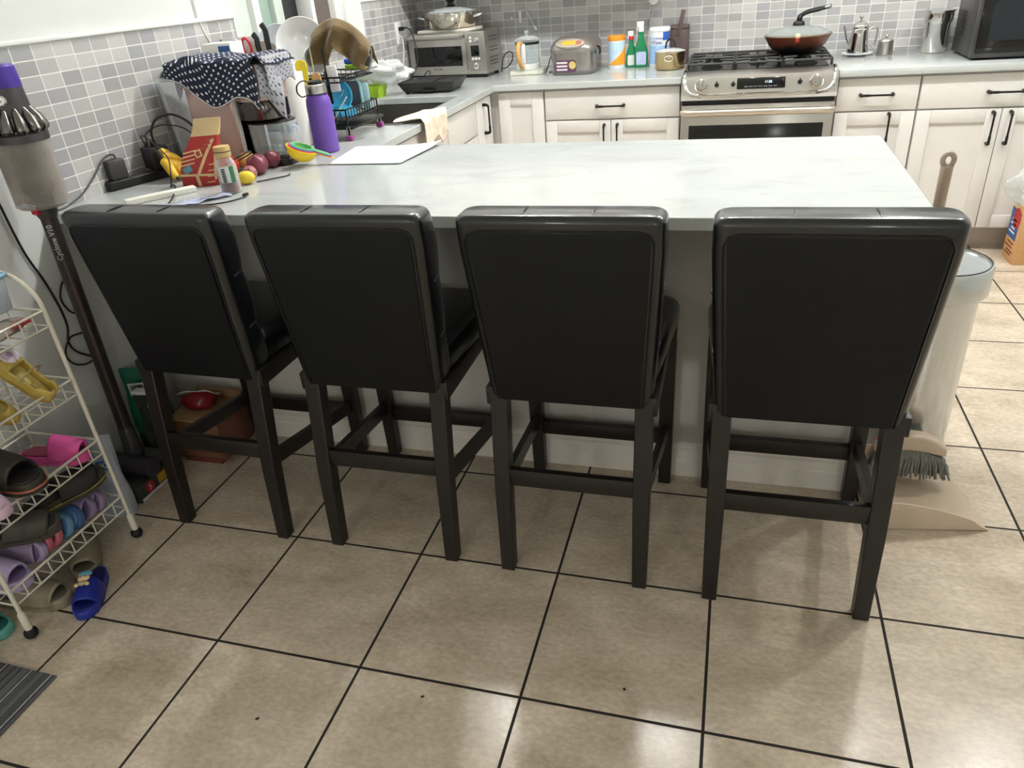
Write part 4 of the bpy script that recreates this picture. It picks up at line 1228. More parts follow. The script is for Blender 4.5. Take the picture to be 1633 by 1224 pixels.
cord('power_cable', 'black cable looping over the plastic packet from the worktop edge to the red bag', [(.016, .69, .9195), (-.01, .75, .9195), (-.05, .83, .9215), (-.13, .945, .9215), (-.17, .985, .9195), (-.165, .965, .9195)], .0024)
cord('usb_cable', 'black cable with a small plug curling on the worktop in front of the jar', [(.02, .755, .9195), (.075, .755, .9185), (.13, .762, .9185), (.172, .79, .9185), (.196, .84, .9185), (.186, .862, .9185)], .0022)
tag(MB().box(.178, .19, .858, .876, ZT_, ZT_ + .008, .002).build('usb_plug', M_blk2), 'small black plug at the end of the cable by the jar', 'plug')
cord('earphone_cable', 'black cable bending up beside the small yellow mango', [(.05, .98, .925), (.045, .99, .96), (.05, 1.0, .985), (.085, 1.03, 1.0), (.1, 1.05, 1.008), (.098, 1.065, 1.0), (.07, 1.03, .985)], .0022)
cord('earphone_cable', 'short black cable lying behind the small yellow mango', [(.125, 1.02, .9185), (.16, 1.06, .9185), (.19, 1.1, .9185), (.185, 1.125, .9185)], .0022)

# long white box and flat plastic packet
t = thing('wrap_box', 'long white flat carton lying on the worktop in front of the power strip', 'box', (-.105, .845, ZT_), math.radians(52))
MB().box(-.105, .105, -.017, .017, 0, .016, .002).build('carton', mat('cream_card', (238, 236, 226), .55, var=.02), t)
M_packet = mat('plastic_packet', (190, 196, 224), .18, var=.12, vscale=22, bump=.5, bscale=26)
t = thing('plastic_packet', 'crinkled clear lilac packet with white lettering lying on the worktop', 'packet', (.06, .80, ZT_), math.radians(50))
m = MB(); m.sheet(lambda u, v: ((u - .5) * .2, (v - .5) * (.07 - .03 * u), .006 + .003 * math.sin(11 * u + 3 * v) * math.sin(6 * v + 2) + .002 * math.sin(23 * u)), 40, 10)
m.build('film', M_packet, t, solid=.002, ang=30)
lettering('packet_text', 'ADVAN', .024, M_label, t, (.005, 0, .0115), (0, 0, 0))

# red and tan coffee bag
M_redbag = mat('red_paper', (166, 46, 44), .6, var=.08, vscale=30)
M_tan = mat('kraft_paper', (214, 186, 140), .7, var=.05)
t = thing('coffee_bag', 'red and tan paper bag with a folded kraft top beside the bananas', 'bag', (-.062, 1.01, ZT_), math.radians(18))
rg = []
sect = lambda w, d, cx, cy, z: [(p[0] + cx, p[1] + cy, z) for p in rrect(w, d, min(w, d) * .2, 3)]
LV_ = [(.0, .125, .066, 0, 0), (.006, .13, .07, 0, 0), (.05, .128, .068, .002, 0), (.09, .116, .056, .012, .002), (.125, .1, .036, .026, .006), (.15, .09, .02, .036, .01)]
m = MB().loft([sect(w, d, cx, cy, z) for z, w, d, cx, cy in LV_]); m.build('bag_body', M_redbag, t, ang=40)
m = MB().loft([sect(w, d, cx, cy, z) for z, w, d, cx, cy in ((.15, .091, .021, .036, .01), (.172, .088, .01, .045, .014), (.2, .086, .005, .052, .018))]); m.build('kraft_top', M_tan, t, ang=40)
def bag_front(x, z):
    for (z0, w0, d0, cx0, cy0), (z1, w1, d1, cx1, cy1) in zip(LV_, LV_[1:]):
        if z0 <= z <= z1:
            f = (z - z0) / (z1 - z0); return cy0 + (cy1 - cy0) * f - (d0 + (d1 - d0) * f) / 2
    return 0
def band(P, wd, name, m_):
    """Flat strip following the front of the bag."""
    b_ = MB(); vs = []
    pts = [(P[0][0] + (P[1][0] - P[0][0]) * k / 10, P[0][1] + (P[1][1] - P[0][1]) * k / 10) for k in range(11)]
    dx, dz = P[1][0] - P[0][0], P[1][1] - P[0][1]; L = math.hypot(dx, dz); nx, nz = -dz / L * wd / 2, dx / L * wd / 2
    rg = []
    for x, z in pts:
        a = (x + nx, z + nz); c = (x - nx, z - nz)
        ya, yc = bag_front(*a) - .0012, bag_front(*c) - .0012
        rg.append([(a[0], ya, a[1]), (c[0], yc, c[1]), (c[0], yc + .002, c[1]), (a[0], ya + .002, a[1])])
    return b_.loft(rg).build(name, m_, t)
band([(-.062, .04), (.062, .034)], .007, 'tan_band', M_tan)
band([(-.004, .002), (-.008, .038)], .01, 'tan_band', M_tan)
band([(.0, .04), (.062, .142)], .009, 'tan_band', M_tan)
band([(.05, .02), (.066, .11)], .007, 'tan_band', M_tan)
band([(-.045, .05), (-.02, .062)], .02, 'blue_stamp', mat('teal_print', (90, 140, 150), .6))
band([(.0, .098), (.02, .104)], .022, 'crest_print', M_tan)
band([(.004, .099), (.016, .103)], .014, 'crest_inner', M_redbag)
for k in range(4):
    band([(-.05 + .004 * k, .068 + .012 * k), (-.006 + .003 * k, .075 + .012 * k)], .0035, 'print_line', M_tan)
    band([(.02 + .006 * k, .012 + .018 * k), (.046 + .003 * k, .014 + .018 * k)], .003, 'print_line', M_tan)
for k in range(3):
    band([(.018 + .012 * k, .112 + .012 * k), (.046 + .008 * k, .118 + .012 * k)], .006, 'print_line', mat('dull_red_print', (160, 80, 60), .6))

# bananas past their best
M_ban = mat('ripe_banana', (222, 178, 52), .45, var=.35, vscale=24)
M_bant = mat('banana_tip', (50, 38, 24), .7)
t = thing('banana_bunch', 'bunch of spotted ripe bananas heaped behind the red bag', 'banana', (-.235, 1.075, ZT_), math.radians(30))
for k, (a, up, rr) in enumerate(((.2, .022, .085), (.75, .045, .08), (1.35, .058, .076), (-.4, .024, .08), (-1.0, .03, .07))):
    c_, s_ = math.cos(a), math.sin(a)
    P = spline([(-.02, 0, up + .03), (-.02 + c_ * rr * .35, s_ * rr * .35, up + .026), (-.02 + c_ * rr * .8, s_ * rr * .8, up + .0), (-.02 + c_ * rr * 1.1, s_ * rr * 1.1, max(.016, up - .03))], 6)
    P = [tuple(p) for p in P]; n_ = len(P)
    bn = MB().tube(P, [.006 + .0115 * math.sin(PI * min(1, (i + 1) / (n_ + 1)) ** .8) for i in range(n_)], 8).build('banana', M_ban, t, ang=50)
    MB().ball(P[-1], (.006, .006, .006), 10, 8).build('tip', M_bant, bn)
MB().tube([(-.02, 0, .075), (-.03, -.004, .1)], [.011, .007], 8).build('stem', M_bant, t)

# glass jar with tan lid
t = thing('spice_jar', 'small glass jar with a tan lid, white label and dark red sauce at the bottom', 'jar', (.112, .905, ZT_))
MB().lathe([(0, .002), (.026, .002), (.03, .006), (.031, .08), (.026, .096), (.0205, .104), (.0205, .112), (.0185, .112), (.0185, .104), (.024, .095), (.0285, .08), (.0285, .008), (0, .006)], 32).build('glass', M_clear, t)
MB().lathe([(0, .007), (.0278, .008), (.0281, .036), (0, .037)], 28).build('sauce', mat('dark_red_sauce', (120, 16, 18), .2, var=.1), t)
MB().lathe([(0, .038), (.0275, .038), (.0275, .076), (.0, .082)], 28).build('contents', mat('pickle', (190, 160, 96), .5, var=.25, vscale=90), t)
MB().lathe([(0, .11), (.0235, .11), (.0245, .113), (.0245, .137), (.0235, .14), (0, .14)], 32).build('lid', mat('tan_lid', (196, 168, 112), .5, var=.08), t)
MB().lathe([(.0246, .124), (.0249, .124), (.0249, .1265), (.0246, .1265)], 32).build('lid_band', M_ink, t)
def wrap(a0, a1, r_, z0, z1, n_=12):
    m_ = MB(); rg = []
    for k in range(n_ + 1):
        a = a0 + (a1 - a0) * k / n_; c_, s_ = math.cos(a), math.sin(a)
        rg.append([(r_ * c_, r_ * s_, z0), ((r_ + .0006) * c_, (r_ + .0006) * s_, z0), ((r_ + .0006) * c_, (r_ + .0006) * s_, z1), (r_ * c_, r_ * s_, z1)])
    return m_.loft(rg)
wrap(-1.75, -.75, .0311, .036, .084).build('label', M_label, t)
wrap(-.74, -.3, .0311, .036, .084).build('green_label', mat('green_label', (60, 120, 80), .5), t)
for k in range(7):
    wrap(-1.5, -1.15, .0318, .042 + .006 * k, .038 + .006 * k, 6).build('barcode_line', M_ink, t)

# fruit and onions
M_onion = mat('red_onion_skin', (122, 58, 72), .3, var=.25, vscale=14, stretch=(8, 8, 1))
M_tom = mat('tomato_skin', (214, 70, 52), .25, var=.12, vscale=10)
M_pot = mat('golden_onion_skin', (204, 156, 84), .35, var=.2, vscale=12, stretch=(8, 8, 1))
M_mango = mat('mango_skin', (226, 198, 58), .4, var=.15, vscale=30)
def onion(label, loc, r, m_, name='onion', rot=(.5, .3, 0)):
    t = thing(name, label, name.replace('_', ' '), (loc[0], loc[1], ZT_ + r * .87), rot)
    MB().lathe([(0, -.86 * r), (.35 * r, -.83 * r), (.78 * r, -.55 * r), (r, -.05 * r), (.9 * r, .42 * r), (.55 * r, .76 * r), (.2 * r, .93 * r), (.09 * r, 1.02 * r), (.0, 1.04 * r)], 28).build('bulb', m_, t, ang=60)
    MB().tube([(0, 0, 1.0 * r), (.02 * r, 0, 1.22 * r)], [.1 * r, .04 * r], 8).build('stalk', mat('onion_stalk', (150, 120, 90), .8), t)
    return t
onion('shiny red onion nearest the glass jar end of the heap', (.062, 1.135, 0), .037, M_onion)
onion('red onion farthest right, against the glass pitcher of the machine', (.055, 1.235, 0), .031, M_onion, rot=(.2, -.4, 1))
onion('golden onion behind the two red onions', (-.02, 1.2, 0), .033, M_pot, 'onion', (.4, -.3, 0))
onion('small pale red onion in front of the shiny red onion', (.075, 1.065, 0), .024, mat('shallot_skin', (176, 120, 124), .35, var=.3, vscale=16), rot=(.6, .6, 0))
t = thing('tomato', 'red tomato between the coffee bag and the golden onion', 'tomato', (-.052, 1.135, ZT_ + .031))
MB().lathe([(0, -.031), (.02, -.029), (.035, -.012), (.037, .004), (.03, .022), (.014, .03), (0, .027)], 28).build('flesh', M_tom, t, ang=60)
m = MB()
for k in range(5):
    a = 2 * PI * k / 5; m.tube([(0, 0, .028), (.012 * math.cos(a), .012 * math.sin(a), .031), (.02 * math.cos(a), .02 * math.sin(a), .028)], [.003, .0025, .0008], 6)
m.build('calyx', mat('calyx_green', (70, 100, 44), .6), t)
o = MB(); o.ball((0, 0, 0), (.029, .022, .021), 22, 14); o = o.build('mango', M_mango, None, (.1, 1.005, ZT_ + .021), (0, 0, .4), ang=60)
tag(o, 'small yellow mango on the worktop beside the glass jar', 'mango')

# soy milk machine: rose body, glass jug, polka dot cloth over it
M_rose = mat('rose_metal', (196, 170, 164), .32, metal=.35, var=.03, vscale=8)
M_mdark = mat('machine_dark', (34, 30, 31), .25, var=.05)
M_band = mat('smoked_steel', (90, 84, 82), .18, metal=.9, var=.08, vscale=40, stretch=(20, 20, 1))
t = thing('soymilk_machine', 'rose coloured soy milk machine with a glass jug, half covered by a dotted cloth', 'kitchen machine', (-.07, 1.35, ZT_), 0)
m = MB().prism(rrect(.19, .17, .02, 5, -.075, -.025), .0, .335, .008, 3); m.build('body', M_rose, t, ang=40)
MB().prism(rrect(.195, .174, .02, 5, -.075, -.025), .0, .02, .004).build('foot', M_mdark, t)
MB().prism(rrect(.165, .165, .03, 5, .1, -.02), 0, .022, .006).build('base', M_mdark, t, ang=40)
MB().prism(rrect(.15, .15, .045, 6, .085, -.032), .155, .215, .004).build('motor_band', M_band, t, ang=40)
MB().prism(rrect(.155, .154, .045, 6, .085, -.032), .215, .33, .01, 3).build('top_housing', M_rose, t, ang=40)
MB().box(.0165, .02, -.107, .055, .02, .33).build('edge_trim', M_trimwhite, t)
j = MB().lathe([(0, .0235), (.074, .0235), (.079, .03), (.082, .13), (.084, .138), (.081, .138), (.078, .13), (.075, .032), (0, .029)], 40, (.095, -.02, 0)).build('glass_jug', M_clear, t)
MB().lathe([(0, .03), (.072, .03), (.074, .045), (0, .045)], 32, (.095, -.02, 0)).build('jug_blade_base', M_polished, j)
MB().lathe([(.0, .139), (.083, .139), (.084, .143), (.07, .15), (0, .152)], 32, (.095, -.02, 0)).build('jug_lid', M_mdark, t)
P = spline([(.173, -.03, .12), (.203, -.04, .118), (.208, -.042, .08), (.203, -.04, .045), (.171, -.03, .042)], 5)
MB().tube(P, .008, 8, flat=(1.3, .8)).build('jug_handle', M_clear, t)
# the cloth: drapes over the top and hangs down the bar side, wavy hem, pale reverse where it turns back
M_dots = dots_mat('navy_polka_dots', (24, 30, 56), (226, 228, 232), .027, .2)
M_dots_rev = dots_mat('grey_reverse_dots', (158, 158, 164), (50, 54, 74), .027, .2)
X0, X1, ZTOP = -.28, .07, CT + .3465
def hem(x):                                # how far down the front hangs at x
    u = (x - X0) / (X1 - X0)
    return .045 + .075 * min(1, u / .45) + .035 * max(0, (u - .75) / .25) ** 1.5 - .018 * math.sin(u * 9)
def cloth(u, v):
    x = X0 + (X1 - X0) * u
    fold = .008 * math.sin(u * 13 + .6)
    yb, yf = 1.426 + .006 * math.sin(5 * u), 1.232
    topL = yb - yf; h = hem(x); tot = .05 + topL + h; s_ = v * tot
    sag = .012 * math.sin(u * PI * 2.2) - .012 * (max(0, u - .9) / .1) ** 2
    if s_ < .05: y, z = yb + .012 + fold * .3, ZTOP - .05 + s_
    elif s_ < .05 + topL: y, z = yb - (s_ - .05), ZTOP + .004 + .005 * math.sin(u * 17 + 4 * v) + max(0, sag)
    else:
        q_ = s_ - .05 - topL; y, z = yf - .008 - .5 * abs(fold) - .05 * q_, ZTOP - q_
    rr = .012
    return (x + .006 * math.sin(9 * v), y - .012 * abs(math.sin(u * 7)) * (v > .82), z)
ct = thing('dish_cloth', 'navy polka dot cloth draped over the rose soy milk machine', 'cloth', (0, 0, 0))
m = MB().sheet(cloth, 60, 46, uv=lambda u, v: (u * .35, v * .4)); m.build('cloth', M_dots, ct, solid=.0025, off=1, ang=70)
# hem cord along the front edge
P = [Vector(cloth(k / 40, 1)) + Vector((0, -.002, 0)) for k in range(41)]
MB().tube(P, .0018, 6).build('hem', M_label, ct, ang=70)
# right end: falls down over the edge and flips to its pale side
def flap(u, v):
    a = u * 1.0
    y = 1.232 - .012 * math.sin(PI * v) + .2 * u * u * .3
    x = X1 + .002 + .042 * u
    z0_ = ZTOP - .014 - .05 * u * u
    return (x + .008 * math.sin(4 * v), y + .012 * u, z0_ - v * (.115 - .02 * math.sin(5 * u)))
MB().sheet(flap, 16, 16, uv=lambda u, v: (u * .09, v * .12)).build('turned_corner', M_dots_rev, ct, solid=.002, ang=70)
def top_end(u, v):
    return (X1 - .035 + .076 * u, 1.42 - .195 * v, ZTOP + .011 - .09 * max(0, u - .62) ** 1.1 + .003 * math.sin(8 * v))
MB().sheet(top_end, 14, 18, uv=lambda u, v: (.35 + u * .09, .05 + v * .22)).build('cloth_end', M_dots, ct, solid=.002, off=1, ang=70)
def side_fall(u, v):
    y = 1.236 + .165 * u
    return (.107 + .004 * math.sin(9 * u) - .012 * (1 - v) ** 6, y, ZTOP + .009 - v * (.1 + .02 * math.sin(6 * u)))
MB().sheet(side_fall, 20, 14, uv=lambda u, v: (u * .22, v * .11)).build('turned_side', M_dots_rev, ct, solid=.002, ang=70)
MB().sheet(lambda u, v: (X0 + .035 + .06 * u * (1 - .9 * v), 1.2255 - .006 * v, ZTOP + .006 - v * .1 - .02 * u), 8, 12, uv=lambda u, v: (u * .07, v * .12)).build('turned_corner', M_dots_rev, ct, solid=.002, ang=70)

# papers and white packs stood between the machine and the wall
t = thing('paper_folder', 'clear folder of papers with a dark clip standing against the left wall tiles', 'folder', (-.335, 1.36, ZT_), (0, D(-5), D(6)))
MB().box(-.006, .006, -.09, .09, 0, .285, .001).build('sheets', mat('printed_paper', (206, 208, 212), .6, var=.1, vscale=90), t)
MB().box(-.0085, .0085, -.096, .096, 0, .3, .002).build('sleeve', M_clear, t)
MB().prism(rrect(.034, .07, .012, 4), .29, .322, .008).build('clip', mat('clip_grey', (90, 88, 84), .4), t)
t = thing('white_carton', 'white carton with a blue stripe standing behind the dotted cloth', 'box', (-.27, 1.565, ZT_), D(4))
MB().box(-.06, .06, -.045, .045, 0, .385, .003).build('carton', M_paper, t)
MB().box(.01, .055, -.0462, -.0448, .355, .375).build('blue_stripe', M_bluep, t)

# purple flask, water bottle, paper
M_flask = mat('purple_powder_coat', (108, 76, 168), .42, var=.03, vscale=60, bump=.04, bscale=500)
t = thing('steel_flask', 'tall purple insulated flask with a steel collar and black loop cap', 'bottle', (.14, 1.475, ZT_), 0)
MB().lathe([(0, 0), (.042, 0), (.0455, .004), (.0455, .165), (.043, .185), (.036, .2), (0, .2)], 40).build('body', M_flask, t, ang=40)
MB().lathe([(0, .2), (.0375, .2), (.0375, .2055), (0, .2055)], 36).build('neck_ring', mat('flask_dark_ring', (54, 38, 92), .4), t)
MB().lathe([(0, .2055), (.037, .2055), (.0375, .208), (.0375, .234), (.035, .236), (0, .236)], 36).build('collar', M_steel, t)
k = MB().lathe([(0, .236), (.026, .236), (.026, .245), (.02, .248), (0, .248)], 28).build('cap', M_black, t)
MB().tube(spline([(-.022, 0, .242), (-.045, -.004, .248), (-.068, -.008, .235), (-.072, -.01, .21), (-.058, -.008, .195), (-.04, -.004, .198)], 6), .0032, 8, flat=(1.8, .7)).build('carry_loop', M_black, k)
t = thing('water_bottle', 'clear plastic water bottle with blue label squares left of the purple flask', 'bottle', (-.03, 1.515, ZT_), 0)
MB().lathe([(0, .003), (.022, .0), (.032, .006), (.033, .03), (.031, .034), (.033, .04), (.033, .105), (.03, .115), (.02, .142), (.0135, .152), (.0135, .166), (0, .166)], 32).build('shell', M_clear, t)
MB().lathe([(0, .006), (.03, .008), (.031, .045), (0, .046)], 28).build('amber_drink', film_mat('amber_liquid', (196, 130, 70), .45, .1), t)
MB().lathe([(0, .16), (.0155, .16), (.0155, .174), (.014, .176), (0, .176)], 24).build('cap', M_label, t)
for a in (-2.2, -1.2, -.2):
    wrap(a, a + .62, .0333, .068, .098, 6).build('blue_label', mat('label_blue', (48, 84, 170), .4, var=.1), t)
m = MB()
def sheet_paper(u, v):
    x = .275 + .285 * u - .02 * (1 - v) + .02 * (v - .5) * u; y = 1.252 + .3 * v + .0 * u
    edge = max(0, (u - .55) / .45) ** 2
    return (x - .05 * v * (1 - u) + .0, y - .02 * (1 - u) * v, ZT_ + .0025 + .008 * edge * v + .0012 * math.sin(9 * u) * math.sin(7 * v) + .02 * edge * edge * max(0, v - .75))
m.sheet(sheet_paper, 24, 20)
o = m.build('paper_towel_sheet', mat('soft_paper', (220, 222, 221), .8, var=.02, bump=.25, bscale=140), None, solid=.0012, off=1)
tag(o, 'loose white paper sheet lying on the worktop behind the measuring cups', 'paper')
# nested measuring scoops
M_cy, M_cr, M_cb, M_cg = mat('scoop_yellow', (238, 206, 46), .3), mat('scoop_red', (214, 44, 84), .3), mat('scoop_blue', (84, 160, 206), .3), mat('scoop_green', (120, 190, 120), .3)
def scoop(label, k, m_, r, lift):
    t = thing('measuring_cup', label, 'measuring cup', tuple(Vector((.158, 1.245, ZT_ + .017)) + Euler((D(0), D(-21), D(196))).to_matrix() @ Vector((0, 0, lift))), (D(0), D(-21), D(196)), 'nested measuring cups')
    rg = [(0, 0)] + [(r * math.sin(a), r * .82 * (1 - math.cos(a))) for a in [PI / 2 * i / 8 for i in range(1, 9)]]
    top = rg[-1][1]
    prof = rg + [(r + .003, top + .001), (r + .003, top + .003), (r - .003, top + .003)] + [(p[0] * .95, p[1] + .003) for p in reversed(rg[1:-1])] + [(0, .003)]
    MB().lathe(prof, 32).build('bowl', m_, t, ang=50)
    m = MB().prism([(-r - .055, -.009), (-r - .002, -.013), (-r - .002, .013), (-r - .055, .009), (-r - .06, 0)], top, top + .003, .001)
    m.build('handle', m_, t)
    return t
scoop('outermost yellow cup of the nested measuring cups, tilted by the flask', 0, M_cy, .052, 0)
scoop('pinkish red cup nested inside the yellow measuring cup', 1, M_cr, .046, .0075)
scoop('blue cup nested in the red measuring cup', 2, M_cb, .040, .015)
scoop('smallest green cup in the middle of the nested measuring cups', 3, M_cg, .034, .0225)
# ================================================================ two-tier dish rack by the sink and what is on it
M_rackblk = mat('black_rack_wire', (30, 30, 32), .35, metal=.4)
M_rackpole = mat('rack_pole', (150, 150, 150), .25, metal=.9)
M_magenta = mat('magenta_pads', (150, 66, 132), .5)
GX0, GX1, GY0, GY1 = -.335, .14, 1.665, 1.95
Z1, Z2 = CT + .075, CT + .215              # lower and upper trays
t = thing('dish_rack', 'black two-tier dish rack with magenta feet between wall and sink', 'rack', (0, 0, 0))
for x in (GX0, GX1):
    for y in (GY0, GY1):
        lg = MB().tube([(x, y, CT + .012), (x, y, Z1 - .02), (x, y, Z1 + .04)], .0035, 8).build('leg', M_rackblk, t)
        MB().box(x - .014, x + .014, y - .012, y + .012, ZT_, ZT_ + .02, .004).build('foot_pad', M_magenta, lg)
        MB().tube([(x - .008, y - .004, ZT_ + .018), (x - .006, y, ZT_ + .05), (x, y, ZT_ + .055), (x + .006, y, ZT_ + .05), (x + .008, y - .004, ZT_ + .018)], .0028, 6).build('foot_clip', M_rackpole, lg)
x = GX0 + .01
P = [(x, GY0 + .03, Z1), (x, GY0 + .03, Z2), (x, GY0 + .06, Z2 + .1), (x, (GY0 + GY1) / 2, Z2 + .13), (x, GY1 - .06, Z2 + .1), (x, GY1 - .03, Z2), (x, GY1 - .03, Z1)]
MB().tube(spline(P, 5), .0055, 8).build('side_hoop', M_rackpole, t, ang=60)
P = [(.022, 1.80, Z1), (.022, 1.80, Z2 + .1)] + [(-.015 + .24 * u, 1.80, Z2 + .2 - .075 * abs((u - .42) * 2) ** 2) for u in (.2, .35, .5, .65, .8, .92)] + [(.222, 1.80, Z2 + .09), (.2, 1.80, Z2 + .03), (GX1, 1.80, Z2 + .01)]
MB().tube(spline(P, 5), .0055, 8).build('towel_arch', M_rackpole, t, ang=60)
for dx in (-.012, .012):
    MB().tube([(.022 + dx, 1.79, Z2), (.022 + dx, 1.79, Z2 + .13)], .004, 8).build('upright', M_rackpole, t)
def tray(zb, hgt, name):
    m = MB()
    for z, r_ in ((zb, .003), (zb + hgt, .0035)):
        L = [(GX0, GY0, z), (GX1, GY0, z), (GX1, GY1, z), (GX0, GY1, z)]
        for a, b_ in zip(L, L[1:] + L[:1]): m.tube([a, b_], r_, 6)
    for k in range(1, 20):
        x = GX0 + (GX1 - GX0) * k / 20
        m.tube([(x, GY0, zb + hgt), (x, GY0, zb), (x, GY1, zb), (x, GY1, zb + hgt)], .0018, 5)
    for k in range(1, 12):
        y = GY0 + (GY1 - GY0) * k / 12
        m.tube([(GX1, y, zb + hgt), (GX1, y, zb)], .0018, 5)
    m.tube([(GX0, (GY0 + GY1) / 2, zb), (GX1, (GY0 + GY1) / 2, zb)], .0025, 6)
    m.build(name, M_rackblk, t, ang=60)
tray(Z1, .04, 'lower_basket'); tray(Z2, .018, 'upper_tray')
MB().box(GX0 + .01, GX1 + .02, GY0 - .0, GY1 + .01, Z1 - .034, Z1 - .024, .003).build('drip_tray', M_black, t)
MB().box(.045, .16, GY1 - .06, GY1 + .02, Z2 + .018, Z2 + .022, .001).build('side_shelf', M_rackpole, t)

def plate(label, c, r, rot, m_=M_ceramic, depth=.018):
    t = thing('plate', label, 'plate', c, rot, 'crockery draining on the upper rack')
    MB().lathe([(0, 0), (r * .55, .0), (r * .62, .002), (r * .97, depth), (r, depth + .002), (r * .985, depth + .0035), (r * .6, .0055), (0, .0045)], 48).build('dish', m_, t, ang=50)
    return t
RP = (D(76), 0, D(28))
plate('largest white plate upright on the dish rack beside the brown towel', (-.085, 1.83, Z2 + .125), .102, (D(80), 0, D(24)), depth=.03)
plate('pale blue-white plate upright left of the largest plate', (-.195, 1.84, Z2 + .115), .094, (D(80), 0, D(20)), mat('bluish_ceramic', (216, 222, 230), .14))
plate('small beige-grey lid or saucer upright in front of the pale blue plate', (-.225, 1.775, Z2 + .088), .066, (D(82), 0, D(18)), mat('greige_ceramic', (206, 192, 182), .3))
plate('white bowl tipped on edge in front of the largest plate', (-.03, 1.755, Z2 + .062), .05, (D(70), D(20), D(60)), depth=.045)

t = thing('cutting_board', 'thin white cutting board with a green edge at the left end of the rack', 'board', (-.292, 1.70, Z2 + .028), (D(-4), 0, 0))
MB().prism(rrect(.155, .15, .012, 4, 0, .075), -.003, .003, .001).build('board', M_whiteplastic, t, rot=(PI / 2, 0, 0))
MB().box(-.0815, -.0765, -.0035, .0035, .005, .145, .001).build('green_edge', mat('green_edge', (36, 92, 66), .45), t)
def knife(label, x, y, z, L=.115, rot=(0, 0, 0)):
    t = thing('kitchen_knife', label, 'knife', (x, y, z), rot, 'black handled knives in the rack')
    MB().tube([(0, 0, 0), (0, 0, .02), (-.002, 0, L * .5), (-.001, 0, L * .8), (-.008, 0, L * .93), (-.013, 0, L)], [.0095, .011, .0125, .0115, .0125, .0115], 12, flat=(.62, 1)).build('handle', M_black, t, ang=50)
    MB().prism([(-.012, -.0012), (.014, -.0012), (.014, .0012), (-.012, .0012)], -.09, 0.002).build('blade', M_polished, t)
    return t
knife('black handled knife tallest in the rack, in front of the pale plates', -.150, 1.688, Z2 + .1, .118)
knife('black handled knife beside the scissors in the rack', -.203, 1.70, Z2 + .1, .085)
t = thing('scissors', 'kitchen scissors with red and white handles standing in the rack', 'scissors', (-.262, 1.685, Z2 + .095), (0, D(-6), D(10)))
M_redh = mat('scissor_red', (200, 50, 62), .35)
for sx, mm in ((-1, mat('scissor_grey', (206, 200, 198), .35)), (1, M_redh)):
    P = [(sx * .02 + .016 * math.cos(a), 0, .045 + .032 * math.sin(a)) for a in [2 * PI * k / 24 for k in range(24)]]
    MB().tube(P, .0055, 8, closed=True).build('handle', mm, t, ang=60)
MB().prism([(-.01, -.002), (.01, -.002), (.01, .002), (-.01, .002)], -.09, .016).build('blades', M_polished, t)
t = thing('ginger_root', 'knobbly piece of ginger lodged in front of the scissors', 'ginger', (-.272, 1.655, Z2 + .055), (0, 0, .3))
m = MB(); m.ball((0, 0, .0), (.026, .016, .017), 16, 10).ball((.02, 0, .012), (.016, .013, .013), 14, 8).ball((-.018, .003, -.014), (.022, .014, .013), 14, 8)
m.build('root', mat('ginger_skin', (196, 160, 110), .7, var=.2, vscale=40), t, ang=60)
# holder for knives and ginger hooked on the rack front
t = thing('utensil_holder', 'black wire holder hooked on the front of the upper rack behind the paper roll', 'holder', (-.19, 1.645, Z2 - .04))
m = MB()
for z in (0, .06, .12):
    L = [(-.11, -.02, z), (.04, -.02, z), (.04, .016, z), (-.11, .016, z)]
    for a, b_ in zip(L, L[1:] + L[:1]): m.tube([a, b_], .0022, 6)
for k in range(8):
    x = -.11 + .15 * k / 7
    m.tube([(x, -.02, .12), (x, -.02, 0), (x, .016, 0), (x, .016, .12)], .0016, 5)
m.build('basket', M_rackblk, t, ang=60)
MB().box(-.12, .05, .017, .021, .1, .135, .001).build('copper_bar', mat('copper_bar', (186, 130, 104), .3, metal=.6), t)

# brown towel over the right hoop
M_towel = mat('brown_terry', (98, 80, 50), .95, var=.22, vscale=190, bump=.8, bscale=260, sheen=.2)
def towel2(u, v):
    # diagonal fall: wide across the rack, pointed corners low at the front
    x = -.015 + .24 * u; s_ = v * 2 - .55
    top = Z2 + .21 - .075 * abs((u - .42) * 2) ** 2
    fold = .016 * math.sin(u * 15 + .5)
    pt = .1 + .045 * (1 - abs(((u * 2.02) % 1.0) - .5) * 2) - .02 * u
    if s_ < 0: return (x, 1.812 - s_ * .05, top + s_ * .12)
    d = s_ / 1.45
    return (x + .012 * math.sin(6 * d), 1.788 - .03 * min(1, d * 4) - fold * min(1, d * 2.5) - .012 * d, top - d * pt + .008 * (1 - d))
tw = thing('hand_towel', 'brown terry towel draped over the right end of the dish rack', 'towel', (0, 0, 0))
MB().sheet(towel2, 48, 30).build('cloth', M_towel, tw, solid=.005, ang=70)
P = [Vector(towel2(k / 48, 1)) for k in range(49)]
MB().tube(P, .0032, 6).build('hem', mat('towel_hem', (122, 100, 66), .9, bump=.4, bscale=300), tw, ang=70)

